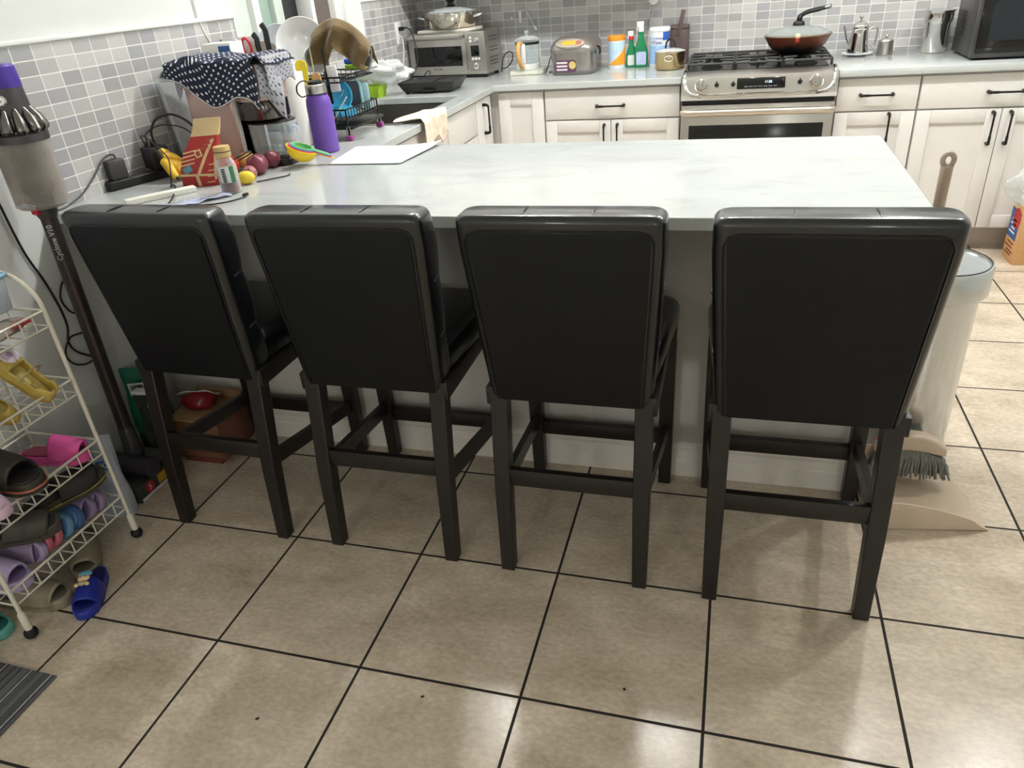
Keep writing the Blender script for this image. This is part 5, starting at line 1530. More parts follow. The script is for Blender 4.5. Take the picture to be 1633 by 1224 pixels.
# paper towel roll, flat things and utensils near the front of the rack
t = thing('paper_towel_roll', 'white paper towel roll standing behind the water bottle', 'paper roll', (-.085, 1.735, ZT_), 0)
MB().lathe([(.02, .0), (.056, .0), (.057, .004), (.057, .262), (.055, .266), (.02, .266)], 40).build('roll', mat('paper_roll', (234, 232, 226), .85, var=.03, bump=.3, bscale=120), t, ang=40)
MB().lathe([(.0, .265), (.019, .265), (.02, 0.0), (.0, 0)], 24).build('core', mat('roll_core', (190, 176, 150), .8), t)
t.location = (-.046, 1.607, ZT_)
t = thing('spatula', 'yellow silicone spatula standing up behind the purple flask', 'spatula', (.025, 1.625, ZT_ + .03), (D(-4), D(-6), 0))
MB().prism([(-.017, -.004), (.017, -.004), (.017, .004), (-.017, .004)], .19, .2, .001)
m = MB(); rg = []
for z, w_ in ((.17, .01), (.19, .016), (.24, .025), (.262, .024), (.272, .016), (.275, .006)):
    rg.append([(p[0], p[1], z) for p in rrect(2 * w_, .007, .003, 3)])
m.loft(rg).build('blade', mat('yellow_silicone', (232, 208, 50), .4), t, ang=50)
MB().tube([(0, 0, .0), (0, 0, .19)], .006, 8).build('handle', mat('yellow_handle', (222, 196, 60), .4), t)
t = thing('skewer', 'thin steel skewer standing between the yellow and wooden spatulas', 'skewer', (.045, 1.65, ZT_ + .005), (0, 0, 0))
MB().tube([(0, 0, 0), (0, 0, .335)], .0022, 8).build('rod', M_polished, t)
t = thing('wooden_spoon', 'flat wooden spatula standing right of the yellow one', 'spoon', (.062, 1.638, ZT_ + .004), (D(-3), D(-3), 0))
m = MB(); rg = []
for z, w_, d_ in ((0, .007, .007), (.14, .008, .007), (.17, .014, .006), (.21, .021, .006), (.24, .02, .005), (.252, .01, .005)):
    rg.append([(p[0], p[1], z) for p in rrect(2 * w_, d_, .0024, 3)])
m.loft(rg).build('blade', mat('spoon_wood', (214, 164, 102), .55, var=.12, vscale=14, stretch=(6, 6, 1)), t, ang=50)
# a dark cup that carries them
t = thing('utensil_cup', 'dark steel cup holding the spatulas behind the purple flask', 'cup', (.045, 1.628, ZT_), 0)
MB().lathe([(0, .0), (.033, 0), (.034, .003), (.035, .1), (.0335, .1), (.0325, .004), (0, .003)], 32).build('cup', M_polished, t)
t.location = (.045, 1.632, ZT_)
t = thing('knife_guard', 'white plastic sheath standing at the front of the rack below the towel', 'sheath', (.103, 1.69, Z2 - .035), (0, D(-3), D(8)))
MB().box(-.02, .02, -.004, .004, 0, .095, .003).build('sheath', M_whiteplastic, t)
t = thing('steel_ladle', 'dark steel utensil hanging just left of the white sheath', 'utensil', (.068, 1.70, Z2 - .06), (0, 0, 0))
MB().tube([(0, 0, 0), (0, 0, .18)], .004, 8).box(-.009, .009, -.002, .002, -.02, .05, .001).build('handle', M_gunmetal, t)

# blue children's bowls, tea towel holder and lunch box in the lower basket
M_sky = mat('sky_plastic', (62, 172, 216), .3, var=.04)
def bowl(label, c, r, rot, m_=M_sky, h=.5):
    t = thing('bowl', label, 'bowl', c, rot, 'blue bowls in the lower basket')
    rg = [(0, 0)] + [(r * math.sin(a) ** .8, r * h * (1 - math.cos(a))) for a in [PI / 2 * i / 8 for i in range(1, 9)]]
    tp = rg[-1][1]
    MB().lathe(rg + [(r * 1.05, tp + .001), (r * 1.05, tp + .004), (r * .96, tp + .004)] + [(p[0] * .93, p[1] + .003) for p in reversed(rg[1:-1])] + [(0, .003)], 36).build('shell', m_, t, ang=50)
    return t
bowl('upright blue bowl at the back of the lower basket, near the wooden spatula', (.055, 1.765, Z1 + .075), .062, (D(74), 0, D(30)))
bowl('blue bowl upside down at the front of the lower basket', (.079, 1.765, Z1 + .049), .05, (PI, 0, 0), h=.75)
t = thing('white_cup', 'white cup with small grey print lying between the blue bowls', 'cup', (.098, 1.80, Z1 + .083), (D(62), D(0), D(-26)))
t.location = (.075, 1.835, Z1 + .07)
MB().lathe([(0, 0), (.022, 0), (.028, .006), (.034, .05), (.036, .056), (.034, .056), (.03, .05), (.025, .008), (0, .006)], 32).build('shell', M_ceramic, t, ang=50)
t = thing('white_spoon', 'cream plastic spoon leaning on the blue bowls', 'spoon', (.075, 1.69, Z1 + .008), (D(8), D(40), D(15)))
m = MB(); m.tube([(0, 0, 0), (.0, 0, .05), (0, 0, .1)], [.0095, .0085, .006], 8, flat=(1, .35)); m.build('handle', mat('cream_plastic', (226, 226, 206), .4), t, ang=50)
t = thing('lunch_box', 'grey lunch box with a pale blue frame standing in the lower basket', 'lunch box', (.045, 1.9, Z1 + .009), (0, 0, D(8)))
MB().prism(rrect(.10, .11, .02, 5, 0, .055), -.03, .012, .004).build('box', film_mat('smoke_plastic', (120, 128, 136), .6, .12), t, rot=(PI / 2, 0, 0))
P = [(p[0], -.016, p[1]) for p in rrect(.115, .122, .028, 6, 0, .06)]
MB().tube(P, .0065, 8, closed=True).build('frame', mat('pale_blue_plastic', (164, 204, 212), .35), t, ang=60)
t = thing('container_cover', 'pale blue lid standing at the right end of the lower basket', 'lid', (.118, 1.905, Z1 + .004), (0, 0, D(14)))
MB().prism(rrect(.03, .105, .01, 4, 0, .0525), -.006, .006, .003).build('lid', mat('pale_blue_plastic_lid', (176, 212, 220), .35), t, rot=(PI / 2, 0, 0))
t = thing('sponge', 'blue sponge on the small end shelf of the rack', 'sponge', (.095, GY1 - .035, Z2 + .0415), (0, 0, D(-6)))
MB().box(-.048, .03, -.022, .022, 0, .02, .006).build('foam', mat('blue_sponge', (52, 110, 206), .9, var=.15, vscale=120, bump=.6, bscale=200), t)
t = thing('scouring_pad', 'lime green scouring pad under the blue sponge', 'pad', (.095, GY1 - .035, Z2 + .0225), (0, 0, D(-3)))
MB().box(-.045, .04, -.026, .024, 0, .0185, .006).build('pad', mat('lime_pad', (160, 200, 60), .9, var=.25, vscale=90, bump=.6, bscale=160), t)
# black spray head / clip hanging at the end
t = thing('pan_scraper', 'dark grey triangular scraper hooked on the rack end below the towel', 'scraper', (.185, 1.87, Z2 + .03), (0, D(8), D(20)))
t.location = (.168, 1.86, Z2 + .035)
MB().prism([(-.016, -.002), (.016, -.002), (.004, .06), (-.004, .06)], -.002, .002, .0008).build('blade', M_adapt, t, rot=(PI / 2, 0, 0))
MB().tube([(0, 0, .055), (.002, 0, .075), (0, 0, .08)], .0022, 6).build('hook', M_rackblk, t)
# bottle of soap behind, green basket and plastic bag near the sink's wall side
t = thing('plastic_basket', 'lime green plastic basket behind the sink, under a clear bag', 'basket', (-.295, 2.83, ZT_), 0)
m = MB(); rg = []
for z, w_ in ((0, .105), (.055, .13), (.06, .134), (.06, .126), (.006, .1)):
    rg.append([(p[0], p[1], z) for p in rrect(w_, .085 + (w_ - .105), .015, 4)])
m.loft(rg).build('shell', mat('lime_plastic', (166, 200, 48), .4, var=.04), t, ang=40)
m = MB()
for k in range(9):
    a = -.05 + .1 * k / 8; m.box(a - .002, a + .002, -.0535, -.0475, .008, .054)
m.build('ribs', mat('lime_rib', (140, 176, 40), .4), t)
o = crumple((0, 0, .0), (.14, .07, .055), 14, 36, 22, .3).build('plastic_bag', film_mat('milky_film', (238, 240, 240), .5, .25), None, (-.235, 2.86, CT + .115), ang=15)
o.location = (-.225, 2.86, CT + .12)
tag(o, 'crumpled milky plastic bag stuffed over the lime green basket', 'bag')
# dishcloth hanging over the worktop edge
M_rag = mat('pale_rag', (236, 222, 204), .9, var=.14, vscale=28, bump=.3, bscale=140)
def rag(u, v):
    y = 1.985 + .3 * u
    s_ = v * .27
    wav = .008 * math.sin(u * 17) + .006 * math.sin(u * 31 + 2)
    x0_ = FX - .125 - .02 * math.sin(u * 5)
    flat = .132
    z0_ = CT + .006 + .012 * abs(math.sin(u * 9 + 3 * v)) * math.sin(PI * min(1, v * 1.2)) + .004
    if s_ < flat: return (x0_ + s_ * (FX + .012 - x0_) / flat, y + .03 * (v - .3) * math.sin(u * 3), z0_)
    q_ = (s_ - flat) * (.55 + .35 * math.sin(u * 6.5 + .4) ** 2)
    return (FX + .016 + wav * .6, y + .02 * math.sin(u * 4), CT + .004 - q_)
rt = thing('dishcloth', 'pale cream dishcloth hanging over the worktop edge in front of the sink', 'cloth', (0, 0, 0))
MB().sheet(rag, 50, 30).build('cloth', M_rag, rt, solid=.0025, ang=70)
P = [Vector(rag(k / 40, 1)) for k in range(41)]
MB().tube(P, .0016, 6).build('hem', mat('rag_pink_hem', (220, 170, 164), .9), rt, ang=70)

# ================================================================ corner: hot plate, toaster oven, pot
M_hot = mat('hotplate_black', (34, 34, 36), .45, var=.08)
t = thing('hot_plate', 'black flat electric griddle on the worktop corner in front of the toaster oven', 'griddle', (-.01, 2.985, ZT_), D(0))
m = MB(); rg = []
for z, w_, d_ in ((.008, .275, .19), (.012, .28, .2), (.05, .325, .235), (.058, .33, .24), (.058, .31, .22), (.052, .305, .215)):
    rg.append([(p[0], p[1], z) for p in rrect(w_, d_, .022, 4)])
m.loft(rg).build('body', M_hot, t, ang=40)
MB().box(.02, .024, -.105, .105, .0525, .058, .001).build('ridge', M_adapt, t)
for x, y in ((-.12, -.08), (.12, -.08), (-.12, .08), (.12, .08)):
    MB().cyl((x, y), .01, 0, .01, 14).build('foot', M_rubber, t)
MB().box(-.02, .05, -.115, -.1, .0085, .022, .004).build('drip_notch', M_black, t)

M_oven = mat('oven_steel', (188, 184, 178), .32, metal=1.0, var=.05, vscale=70, stretch=(30, 1, 1))
ov = thing('toaster_oven', 'stainless toaster oven in the worktop corner under the cooking pot', 'toaster oven', (-.088, 3.618, ZT_), D(-8))
OW, OD, OH = .26, .115, .252
MB().box(-OW, OW, -OD + .02, OD, .018, OH, .006).build('body', M_oven, ov)
for x in (-OW + .03, OW - .03):
    for y in (-OD + .04, OD - .03):
        MB().cyl((x, y), .014, 0, .02, 14).build('foot', M_rubber, ov)
MB().box(-OW, OW, -OD, -OD + .022, .018, OH, .004).build('front_panel', M_oven, ov)
MB().box(-OW + .001, OW - .001, -OD + .004, -OD + .02, .006, .02, .002).build('base_strip', M_black, ov)
dr = MB().box(-OW + .006, .138, -OD - .012, -OD - .001, .038, .22, .004).build('door', M_oven, ov)
MB().box(-OW + .045, .11, -OD - .0145, -OD - .011, .068, .178, .003).build('window', M_blackgloss, dr)
MB().tube([(-OW + .02, -OD - .012, .232), (-OW + .02, -OD - .035, .235), (.12, -OD - .035, .235), (.12, -OD - .012, .232)], .0095, 10, flat=(1, 1.3)).build('handle', M_steel_h, dr)
lettering('maker_plate', 'Breville', .02, mat('oven_print', (70, 68, 66), .5), dr, (-.06, -OD - .0125, .052), (PI / 2, 0, 0))
pn = MB().box(.148, .252, -OD - .006, -OD + .001, .035, .246, .003).build('control_panel', mat('oven_panel', (170, 167, 162), .35, metal=.9), ov)
MB().box(.168, .222, -OD - .0085, -OD - .005, .118, .176, .002).build('screen', M_blackgloss, pn)
m = MB(); m.at((.208, -OD - .006, .206), (PI / 2, 0, 0)).lathe([(0, 0), (.0135, 0), (.012, .01), (0, .01)], 20); m.build('dial', M_chrome, pn)
m = MB(); m.at((.2, -OD - .006, .065), (PI / 2, 0, 0)).lathe([(0, 0), (.02, 0), (.0185, .012), (.012, .016), (0, .016)], 24); m.build('dial', M_chrome, pn)
for k, (x, z) in enumerate(((.17, .218), (.17, .2), (.178, .104), (.198, .104), (.218, .104))):
    m = MB(); m.at((x, -OD - .006, z), (PI / 2, 0, 0)).lathe([(0, 0), (.0075, 0), (.0065, .005), (0, .005)], 16); m.build('button', M_whiteplastic, pn)
m = MB()
for i in range(6):
    for j in range(9):
        if j in (3, 6): continue
        m.box(OW - .0005, OW + .0012, -OD + .06 + .02 * i, -OD + .07 + .02 * i, .06 + .019 * j, .068 + .019 * j)
m.build('side_vent', M_adapt, ov)
o = MB().box(-.2, .14, -.11, .1, 0, .015, .003).build('cutting_board', mat('pale_board', (222, 216, 206), .5, var=.04), None, (-.075, 3.615, ZT_ + OH + .001), (0, 0, D(-8)))
tag(o, 'pale flat board lying on top of the toaster oven under the pot', 'board')
pt = thing('cooking_pot', 'wide stainless pot with glass lid standing on the toaster oven', 'pot', (-.085, 3.61, ZT_ + OH + .0165), 0)
M_potm = mat('pot_steel', (198, 190, 176), .12, metal=1.0, var=.06, vscale=8)
MB().lathe([(0, 0), (.125, 0), (.14, .008), (.158, .075), (.162, .082), (.158, .083), (.152, .076), (.135, .012), (0, .006)], 48).build('body', M_potm, pt, ang=50)
ld = MB().lathe([(.161, .084), (.163, .087), (.15, .093), (.1, .108), (.04, .116), (0, .117), (0, .1155), (.04, .1145), (.1, .106), (.15, .091)], 48).build('lid', M_clear, pt, ang=50)
MB().lathe([(.154, .083), (.166, .083), (.166, .089), (.158, .091)], 48).build('lid_rim', M_chrome, ld)
MB().lathe([(0, .116), (.03, .116), (.034, .12), (.018, .126), (.018, .14), (.027, .15), (.024, .162), (0, .164)], 28).build('lid_knob', M_black, ld)
for s_, sn in ((-1, 0), (1, 1)):
    P = spline([(s_ * .155, -.05, .06), (s_ * .195, -.045, .068), (s_ * .21, 0, .07), (s_ * .195, .045, .068), (s_ * .155, .05, .06)], 5)
    MB().tube(P, .007, 8).build('handle', M_chrome, pt, ang=60)
# outlet with plug and two cables on the left wall by the corner
t = thing('wall_outlet', 'white double outlet on the left wall tiles beside the toaster oven', 'outlet', (XL + .006, 3.452, 1.185), 0)
MB().box(0, .006, -.04, .04, -.06, .06, .003).build('cover_plate', M_whiteplastic, t)
for z in (-.022, .022):
    MB().box(.0055, .0085, -.017, .017, z - .014, z + .014, .004).build('receptacle', M_trimwhite, t)
m = MB()
for z in (-.022, .022):
    for y in (-.007, .007): m.box(.008, .0088, y - .0015, y + .0015, z - .006, z + .005)
m.build('slots', M_ink, t)
t = thing('plug', 'black plug in the upper socket of the wall outlet', 'plug', (XL + .0155, 3.452, 1.207), 0)
MB().box(0, .03, -.013, .013, -.011, .011, .004).build('body', M_black, t)
MB().tube(spline([(.03, 0, 0), (.05, 0, .004), (.08, -.012, -.02), (.105, -.03, -.09), (.112, -.045, -.17), (.1, -.09, -.235), (.075, -.16, -.275), (.06, -.22, -.2885)], 6), .004, 8).build('lead', M_cord, t, ang=60)
cord('power_cable', 'pale grey cable dropping from the wall outlet to the worktop corner', [(-.37, 3.455, 1.163), (-.35, 3.44, 1.15), (-.335, 3.40, 1.09), (-.325, 3.34, 1.02), (-.32, 3.28, .96), (-.33, 3.24, .9205)], .0042, mat('pale_grey_cord', (196, 194, 190), .5))
cord('power_cable', 'black cable end curling behind the electric griddle', [(-.215, 3.26, .9195), (-.16, 3.2, .9195), (-.12, 3.17, .94), (-.1, 3.19, .985), (-.13, 3.23, .99), (-.17, 3.25, .95), (-.175, 3.27, .9195)], .0032)
# ================================================================ back worktop, left of the range
t = thing('glass_kettle', 'glass kettle with a bamboo handle on its white base beside the toaster oven', 'kettle', (.392, 3.54, ZT_), D(0))
MB().prism([(-.095, -.07), (.07, -.075), (.1, -.045), (.1, .06), (-.085, .065), (-.1, .05)], 0, .024, .005).build('power_base', mat('cream_plastic_base', (232, 230, 214), .4), t, ang=40)
MB().prism([(-.094, -.069), (.069, -.074), (.099, -.044), (.099, .059), (-.084, .064), (-.099, .049)], .0235, .027, .001).build('base_top', mat('pale_green_top', (200, 206, 192), .3), t)
MB().lathe([(0, .0275), (.07, .0275), (.072, .032), (.072, .06), (0, .06)], 40).build('heater', mat('white_heater', (232, 234, 230), .3), t, ang=40)
MB().lathe([(0, .061), (.068, .061), (.07, .066), (.07, .165), (.073, .175), (.076, .18), (.073, .181), (.069, .176), (.067, .166), (.067, .068), (0, .064)], 40).build('glass_jug', M_clear, t)
MB().lathe([(.0705, .162), (.0725, .162), (.0725, .176), (.0705, .176)], 40).build('steel_band', M_gunmetal, t)
ld = MB().lathe([(.074, .182), (.075, .186), (.06, .198), (.03, .206), (.0, .208), (0, .206), (.03, .204), (.06, .195)], 40).build('lid', M_clear, t, ang=50)
MB().lathe([(0, .207), (.011, .207), (.009, .214), (.02, .228), (.021, .236), (.012, .234), (.0, .231)], 24).build('lid_knob', M_chrome, ld)
P = spline([(-.02, -.069, .172), (-.025, -.094, .175), (-.028, -.115, .14), (-.024, -.112, .09), (-.018, -.086, .045), (-.015, -.069, .04)], 5)
MB().tube(P, .0105, 10, flat=(1.25, .8)).build('handle', mat('bamboo_handle', (206, 158, 92), .45, var=.12, vscale=20, stretch=(6, 6, 1)), t, ang=60)
MB().box(-.02, .004, -.074, -.068, .062, .17, .002).build('handle_strip', M_whiteplastic, t)
cord('power_cable', 'black cable looping against the tiles between kettle and rice cooker', [(.49, 3.57, .9195), (.5, 3.6, .95), (.505, 3.65, .99), (.525, 3.66, 1.005), (.54, 3.63, .985), (.538, 3.6, .945), (.53, 3.57, .9195), (.52, 3.53, .9195)], .003)
cord('power_cable', 'black cable looping between the toaster oven side and the kettle', [(.205, 3.60, .925), (.215, 3.62, 1.0), (.235, 3.65, 1.03), (.262, 3.66, 1.025), (.268, 3.63, .985), (.25, 3.58, .955), (.225, 3.55, .95)], .0035)

M_rc = mat('rice_cooker_steel', (176, 172, 168), .25, metal=1.0, var=.06, vscale=40, stretch=(20, 20, 1))
M_rcg = mat('rice_cooker_grey', (146, 142, 138), .3, metal=.6, var=.04)
t = thing('rice_cooker', 'silver rice cooker with amber display and purple sticker by the wipes tub', 'rice cooker', (.69, 3.515, ZT_), D(-4))
def rc_ring(z, w_, d_, cy=0): return [(p[0], p[1] + cy, z) for p in rrect(w_, d_, min(w_, d_) * .24, 7)]
MB().loft([rc_ring(0, .235, .27), rc_ring(.006, .245, .28), rc_ring(.022, .25, .285)]).build('base', mat('rice_cooker_base', (118, 116, 114), .4), t, ang=40)
MB().loft([rc_ring(.022, .25, .285), rc_ring(.118, .254, .29)]).build('body', M_rc, t, ang=40)
MB().loft([rc_ring(.118, .258, .294), rc_ring(.13, .26, .296), rc_ring(.15, .254, .29, .003), rc_ring(.175, .225, .255, .012), rc_ring(.193, .17, .19, .03), rc_ring(.2, .11, .12, .04)]).build('lid', M_rcg, t, ang=60)
# slanted display eye on the front of the lid
dp = MB(); dp.at((0, -.1335, .163), (D(-52), 0, 0) if False else (D(40), 0, 0))
dp.prism([(.085 * math.cos(a), .03 * math.sin(a)) for a in [2 * PI * k / 36 for k in range(36)]], -.006, .006, .002)
d_ = dp.build('display_panel', mat('eye_panel', (198, 186, 176), .25, metal=.5), t)
lc = MB(); lc.at((-.008, -.1335, .163), (D(40), 0, 0)).prism(rrect(.075, .03, .004, 3), .005, .0075, .0005)
lc.build('lcd', mat('amber_lcd', (212, 172, 60), .3, var=.25, vscale=150), d_)
m = MB(); m.at((.052, -.1335, .163), (D(40), 0, 0)).prism(rrect(.03, .03, .01, 4), .005, .008, .001); m.build('start_button', mat('copper_button', (190, 120, 90), .35, metal=.4), d_)
hd = MB().tube(spline([(.128, -.02, .135), (.142, -.02, .128), (.145, -.02, .105), (.14, -.02, .095)], 4), .007, 8, flat=(2.4, .8)).build('side_handle', M_mdark, t, ang=60)
lettering('maker_letters', 'ZO', .022, M_label, t, (-.02, -.1435, .098), (PI / 2, 0, 0))
st = MB().prism([(-.085, -.028), (-.08, -.036), (.035, -.036), (.04, -.02), (.04, .02), (.03, .028), (-.075, .028), (-.09, 0)], 0, .0008).build('sticker', mat('sticker_purple', (92, 60, 84), .4, var=.2, vscale=60), t, loc=(-.005, -.1435, .053), rot=(PI / 2, 0, 0))
m = MB(); m.at((.018, 0, .0008)).lathe([(0, .0004), (.02, .0004), (.02, 0)], 24); m.build('gold_seal', mat('gold_seal', (206, 186, 110), .4), st)
for k in range(3):
    MB().box(-.075, -.012, .014 - .018 * k - .005, .014 - .018 * k + .004, .0006, .0014).build('sticker_line', M_label, st)

M_whiteb = mat('white_bottle', (228, 232, 236), .35, var=.02)
M_orng = mat('orange_cap', (240, 146, 34), .35, var=.04)
def canister(name, label, loc, r, h, cap_h, m_cap, m_body):
    t = thing(name, label, 'canister', loc, 0)
    MB().lathe([(0, 0), (r * .97, 0), (r, .004), (r, h - cap_h), (0, h - cap_h)], 40).build('body', m_body, t, ang=40)
    MB().lathe([(0, h - cap_h), (r * 1.04, h - cap_h), (r * 1.05, h - cap_h + .003), (r * 1.05, h - .008), (r * .98, h), (0, h)], 40).build('cap', m_cap, t, ang=40)
    return t
t = canister('wipes_tub', 'white and orange wipes tub with an orange cap right of the rice cooker', (.91, 3.60, ZT_), .048, .176, .026, M_orng, M_whiteb)
def wrap_poly(parent, name, m_, r_, a0, a1, lo, hi, n_=24):
    """Label on a cylinder between angles a0..a1 with lower and upper edges lo(u), hi(u)."""
    m = MB(); rg = []
    for k in range(n_ + 1):
        u = k / n_; a = a0 + (a1 - a0) * u; c_, s_ = math.cos(a), math.sin(a)
        z0_, z1_ = lo(u), max(hi(u), lo(u) + .0004)
        rg.append([(r_ * c_, r_ * s_, z0_), ((r_ + .0006) * c_, (r_ + .0006) * s_, z0_), ((r_ + .0006) * c_, (r_ + .0006) * s_, z1_), (r_ * c_, r_ * s_, z1_)])
    return m.loft(rg).build(name, m_, parent, ang=50)
wrap_poly(t, 'blue_label', mat('light_blue_label', (186, 212, 232), .4, var=.06), .0483, -3.1, -.05, lambda u: .022, lambda u: .143)
wrap_poly(t, 'orange_swoosh', mat('orange_label', (240, 158, 40), .4, var=.05), .0491, -2.6, -.1, lambda u: .022, lambda u: .022 + .1 * u ** 1.3)
wrap_poly(t, 'white_stripe', M_label, .0492, -2.7, -.1, lambda u: .024 + .1 * u ** 1.3, lambda u: .034 + .1 * u ** 1.3)
M_gclear = mat('green_liquid', (28, 122, 78), .12, var=.1, spec=.6)
def spray(label, loc, s_, cap, lab):
    t = thing('spray_bottle', label, 'bottle', loc, D(10), 'green spray bottles by the wall')
    rg = []
    for z, w_, d_ in ((0, .066, .044), (.006, .07, .048), (.08, .07, .048), (.115, .046, .036), (.14, .03, .028), (.17, .026, .026)):
        rg.append([(p[0] * s_, p[1] * s_, z * s_) for p in rrect(w_, d_, .014, 5)])
    MB().loft(rg).build('bottle', M_gclear, t, ang=50)
    c = MB().lathe([(0, .17 * s_), (.0145 * s_, .17 * s_), (.0145 * s_, .19 * s_), (.009 * s_, .194 * s_), (0, .194 * s_)], 20)
    c.box(-.022 * s_, .014 * s_, -.008 * s_, .008 * s_, .192 * s_, .218 * s_, .004)
    c.tube([(-.018 * s_, 0, .2 * s_), (-.022 * s_, 0, .175 * s_)], .004, 6)
    c.build('trigger_head', M_whiteplastic, t, ang=40)
    if cap: MB().lathe([(.0148 * s_, .168 * s_), (.0158 * s_, .168 * s_), (.0158 * s_, .188 * s_), (.0148 * s_, .188 * s_)], 20).build('red_collar', mat('collar_red', (196, 40, 50), .4), t)
    MB().prism(rrect(.05 * s_, .062 * s_, .008, 3, 0, .045 * s_), -.0007, .0007).build('label', lab, t, loc=(0, -.0245 * s_, 0), rot=(PI / 2, 0, 0))
    return t
spray('smaller green spray bottle with a red collar right of the orange capped tub', (.992, 3.62, ZT_), .88, True, M_label)
spray('larger green spray bottle with a white trigger and lilac label', (1.05, 3.60, ZT_), 1.1, False, mat('lilac_label', (176, 186, 216), .4, var=.15, vscale=60))
t = canister('wipes_tub', 'white disinfecting wipes tub with blue labels behind the small pot', (1.155, 3.60, ZT_), .056, .205, .02, M_whiteb, M_whiteb)
wrap_poly(t, 'blue_label', mat('deep_blue_label', (48, 96, 186), .4, var=.15, vscale=30), .0563, -1.15, -.2, lambda u: .14, lambda u: .182)
wrap_poly(t, 'sky_label', mat('sky_label', (150, 184, 226), .4, var=.12, vscale=40), .0562, -2.9, -.2, lambda u: .02, lambda u: .112)
lettering('wipes_text', 'Disinfecting', .0165, mat('blue_text', (40, 80, 170), .5), t, (-.012, -.0585, .152), (PI / 2, 0, 0))
lettering('wipes_text', 'Wipes', .024, mat('blue_text_bold', (36, 74, 166), .5), t, (-.012, -.0585, .13), (PI / 2, 0, 0))
t = thing('sauce_pan', 'small gold tinted steel pot with glass lid beside the range', 'pot', (1.228, 3.45, ZT_), 0)
MB().lathe([(0, 0), (.072, 0), (.078, .005), (.08, .085), (.083, .09), (.08, .09), (.077, .085), (.074, .008), (0, .004)], 44).build('body', mat('champagne_steel', (190, 170, 128), .2, metal=1.0, var=.06), t, ang=40)
ld = MB().lathe([(.083, .0905), (.084, .094), (.06, .102), (.03, .107), (0, .108), (0, .106), (.03, .105), (.06, .1), (.08, .092)], 40).build('lid', M_clear, t, ang=50)
MB().tube(spline([(-.025, 0, .106), (-.02, 0, .138), (0, 0, .152), (.02, 0, .138), (.028, 0, .112)], 5), .006, 8, flat=(1.5, .8)).build('lid_loop', M_mdark, ld, ang=60)
for s_ in (-1, 1):
    P = [(s_ * .0 + .022 * math.cos(a), -.083 * 1 - .004 if s_ < 0 else .087, .062 + .014 * math.sin(a)) for a in [2 * PI * k / 20 for k in range(20)]]
    MB().tube(P, .004, 8, closed=True).build('ring_handle', M_chrome, t, ang=60)
M_bk = mat('brown_leatherette', (84, 70, 68), .55, var=.08, vscale=20, bump=.15, bscale=160)
t = thing('knife_block', 'tall dark brown knife block with a handle leaning by the range', 'knife block', (1.255, 3.68, ZT_), D(0))
MB().box(-.05, .058, -.042, .045, 0, .205, .006).build('block', M_bk, t)
MB().box(-.052, .06, -.044, .047, .185, .19, .001).build('top_seam', M_mdark, t)
m = MB(); m.at((-.002, -.03, .15), (0, D(12), 0)).box(-.012, .012, -.016, -.013, 0, .135, .003); m.box(-.012, .012, -.013, .012, .125, .135, .003); m.build('strap_handle', M_bk, t)
# small things stuck on the tiles
t = thing('wall_hook', 'white adhesive hook on the tiles above the glass kettle', 'hook', (.291, YB - .006, 1.21), 0)
MB().box(-.009, .009, -.005, 0, -.032, .032, .003).build('plate', M_whiteplastic, t)
MB().tube([(0, -.005, -.014), (0, -.018, -.018), (0, -.018, -.006)], .0035, 8).build('prong', M_whiteplastic, t)
t = thing('wall_hook', 'clear hook with a thin white utensil hanging diagonally on the tiles', 'hook', (.345, YB - .006, 1.225), (0, D(-26), 0))
MB().tube([(0, -.007, .015), (0, -.007, -.075)], .0028, 8).ball((0, -.006, -.09), (.011, .004, .016), 14, 8).build('utensil', M_whiteplastic, t)
MB().cyl((0, -.004), .008, .012, .024, 12).build('clear_pad', M_clear, t)
o = MB().box(-.006, .006, -.004, 0, -.009, .009, .002).build('adhesive_mount', M_whiteplastic, None, (.237, YB - .006, 1.206))
tag(o, 'tiny white adhesive pad on the tiles left of the two hooks', 'pad')
t = thing('plug_in_freshener', 'white plug-in device on the back tiles with a cord hanging down', 'device', (1.10, YB - .006, 1.27), 0)
MB().prism(rrect(.055, .085, .02, 5), 0, .03, .006).build('case', M_whiteplastic, t, rot=(PI / 2, 0, 0))
MB().tube(spline([(0, -.012, -.042), (-.008, -.01, -.09), (-.02, -.008, -.14), (-.028, -.008, -.2), (-.03, -.008, -.28), (-.03, -.008, -.352)], 5), .0022, 7).build('cord', mat('thin_white_cord', (216, 214, 208), .5), t)

# ================================================================ wok on the range
M_wok = stripe_mat('wok_heat', [(0, (30, 28, 28)), (.9, (30, 28, 28)), (.95, (30, 28, 28))], 2, 1, .35) if False else None
def wok_material():
    m, nt, b = new_mat('wok_enamel'); N, L = nt.nodes, nt.links
    tc = N.new('ShaderNodeTexCoord'); sp = N.new('ShaderNodeSeparateXYZ'); L.new(tc.outputs['Object'], sp.inputs[0])
    nz = N.new('ShaderNodeTexNoise'); nz.inputs['Scale'].default_value = 14; L.new(tc.outputs['Object'], nz.inputs['Vector'])
    ad = N.new('ShaderNodeMath'); ad.operation = 'MULTIPLY_ADD'; ad.inputs[1].default_value = .05; L.new(nz.outputs['Fac'], ad.inputs[0]); L.new(sp.outputs[2], ad.inputs[2])
    rp = N.new('ShaderNodeValToRGB'); e = rp.color_ramp.elements
    e[0].position = .055; e[0].color = lin((26, 24, 25)); e[1].position = .085; e[1].color = lin((112, 62, 44))
    L.new(ad.outputs[0], rp.inputs['Fac']); L.new(rp.outputs['Color'], b.inputs['Base Color'])
    b.inputs['Roughness'].default_value = .3; b.inputs['Metallic'].default_value = .35
    return m
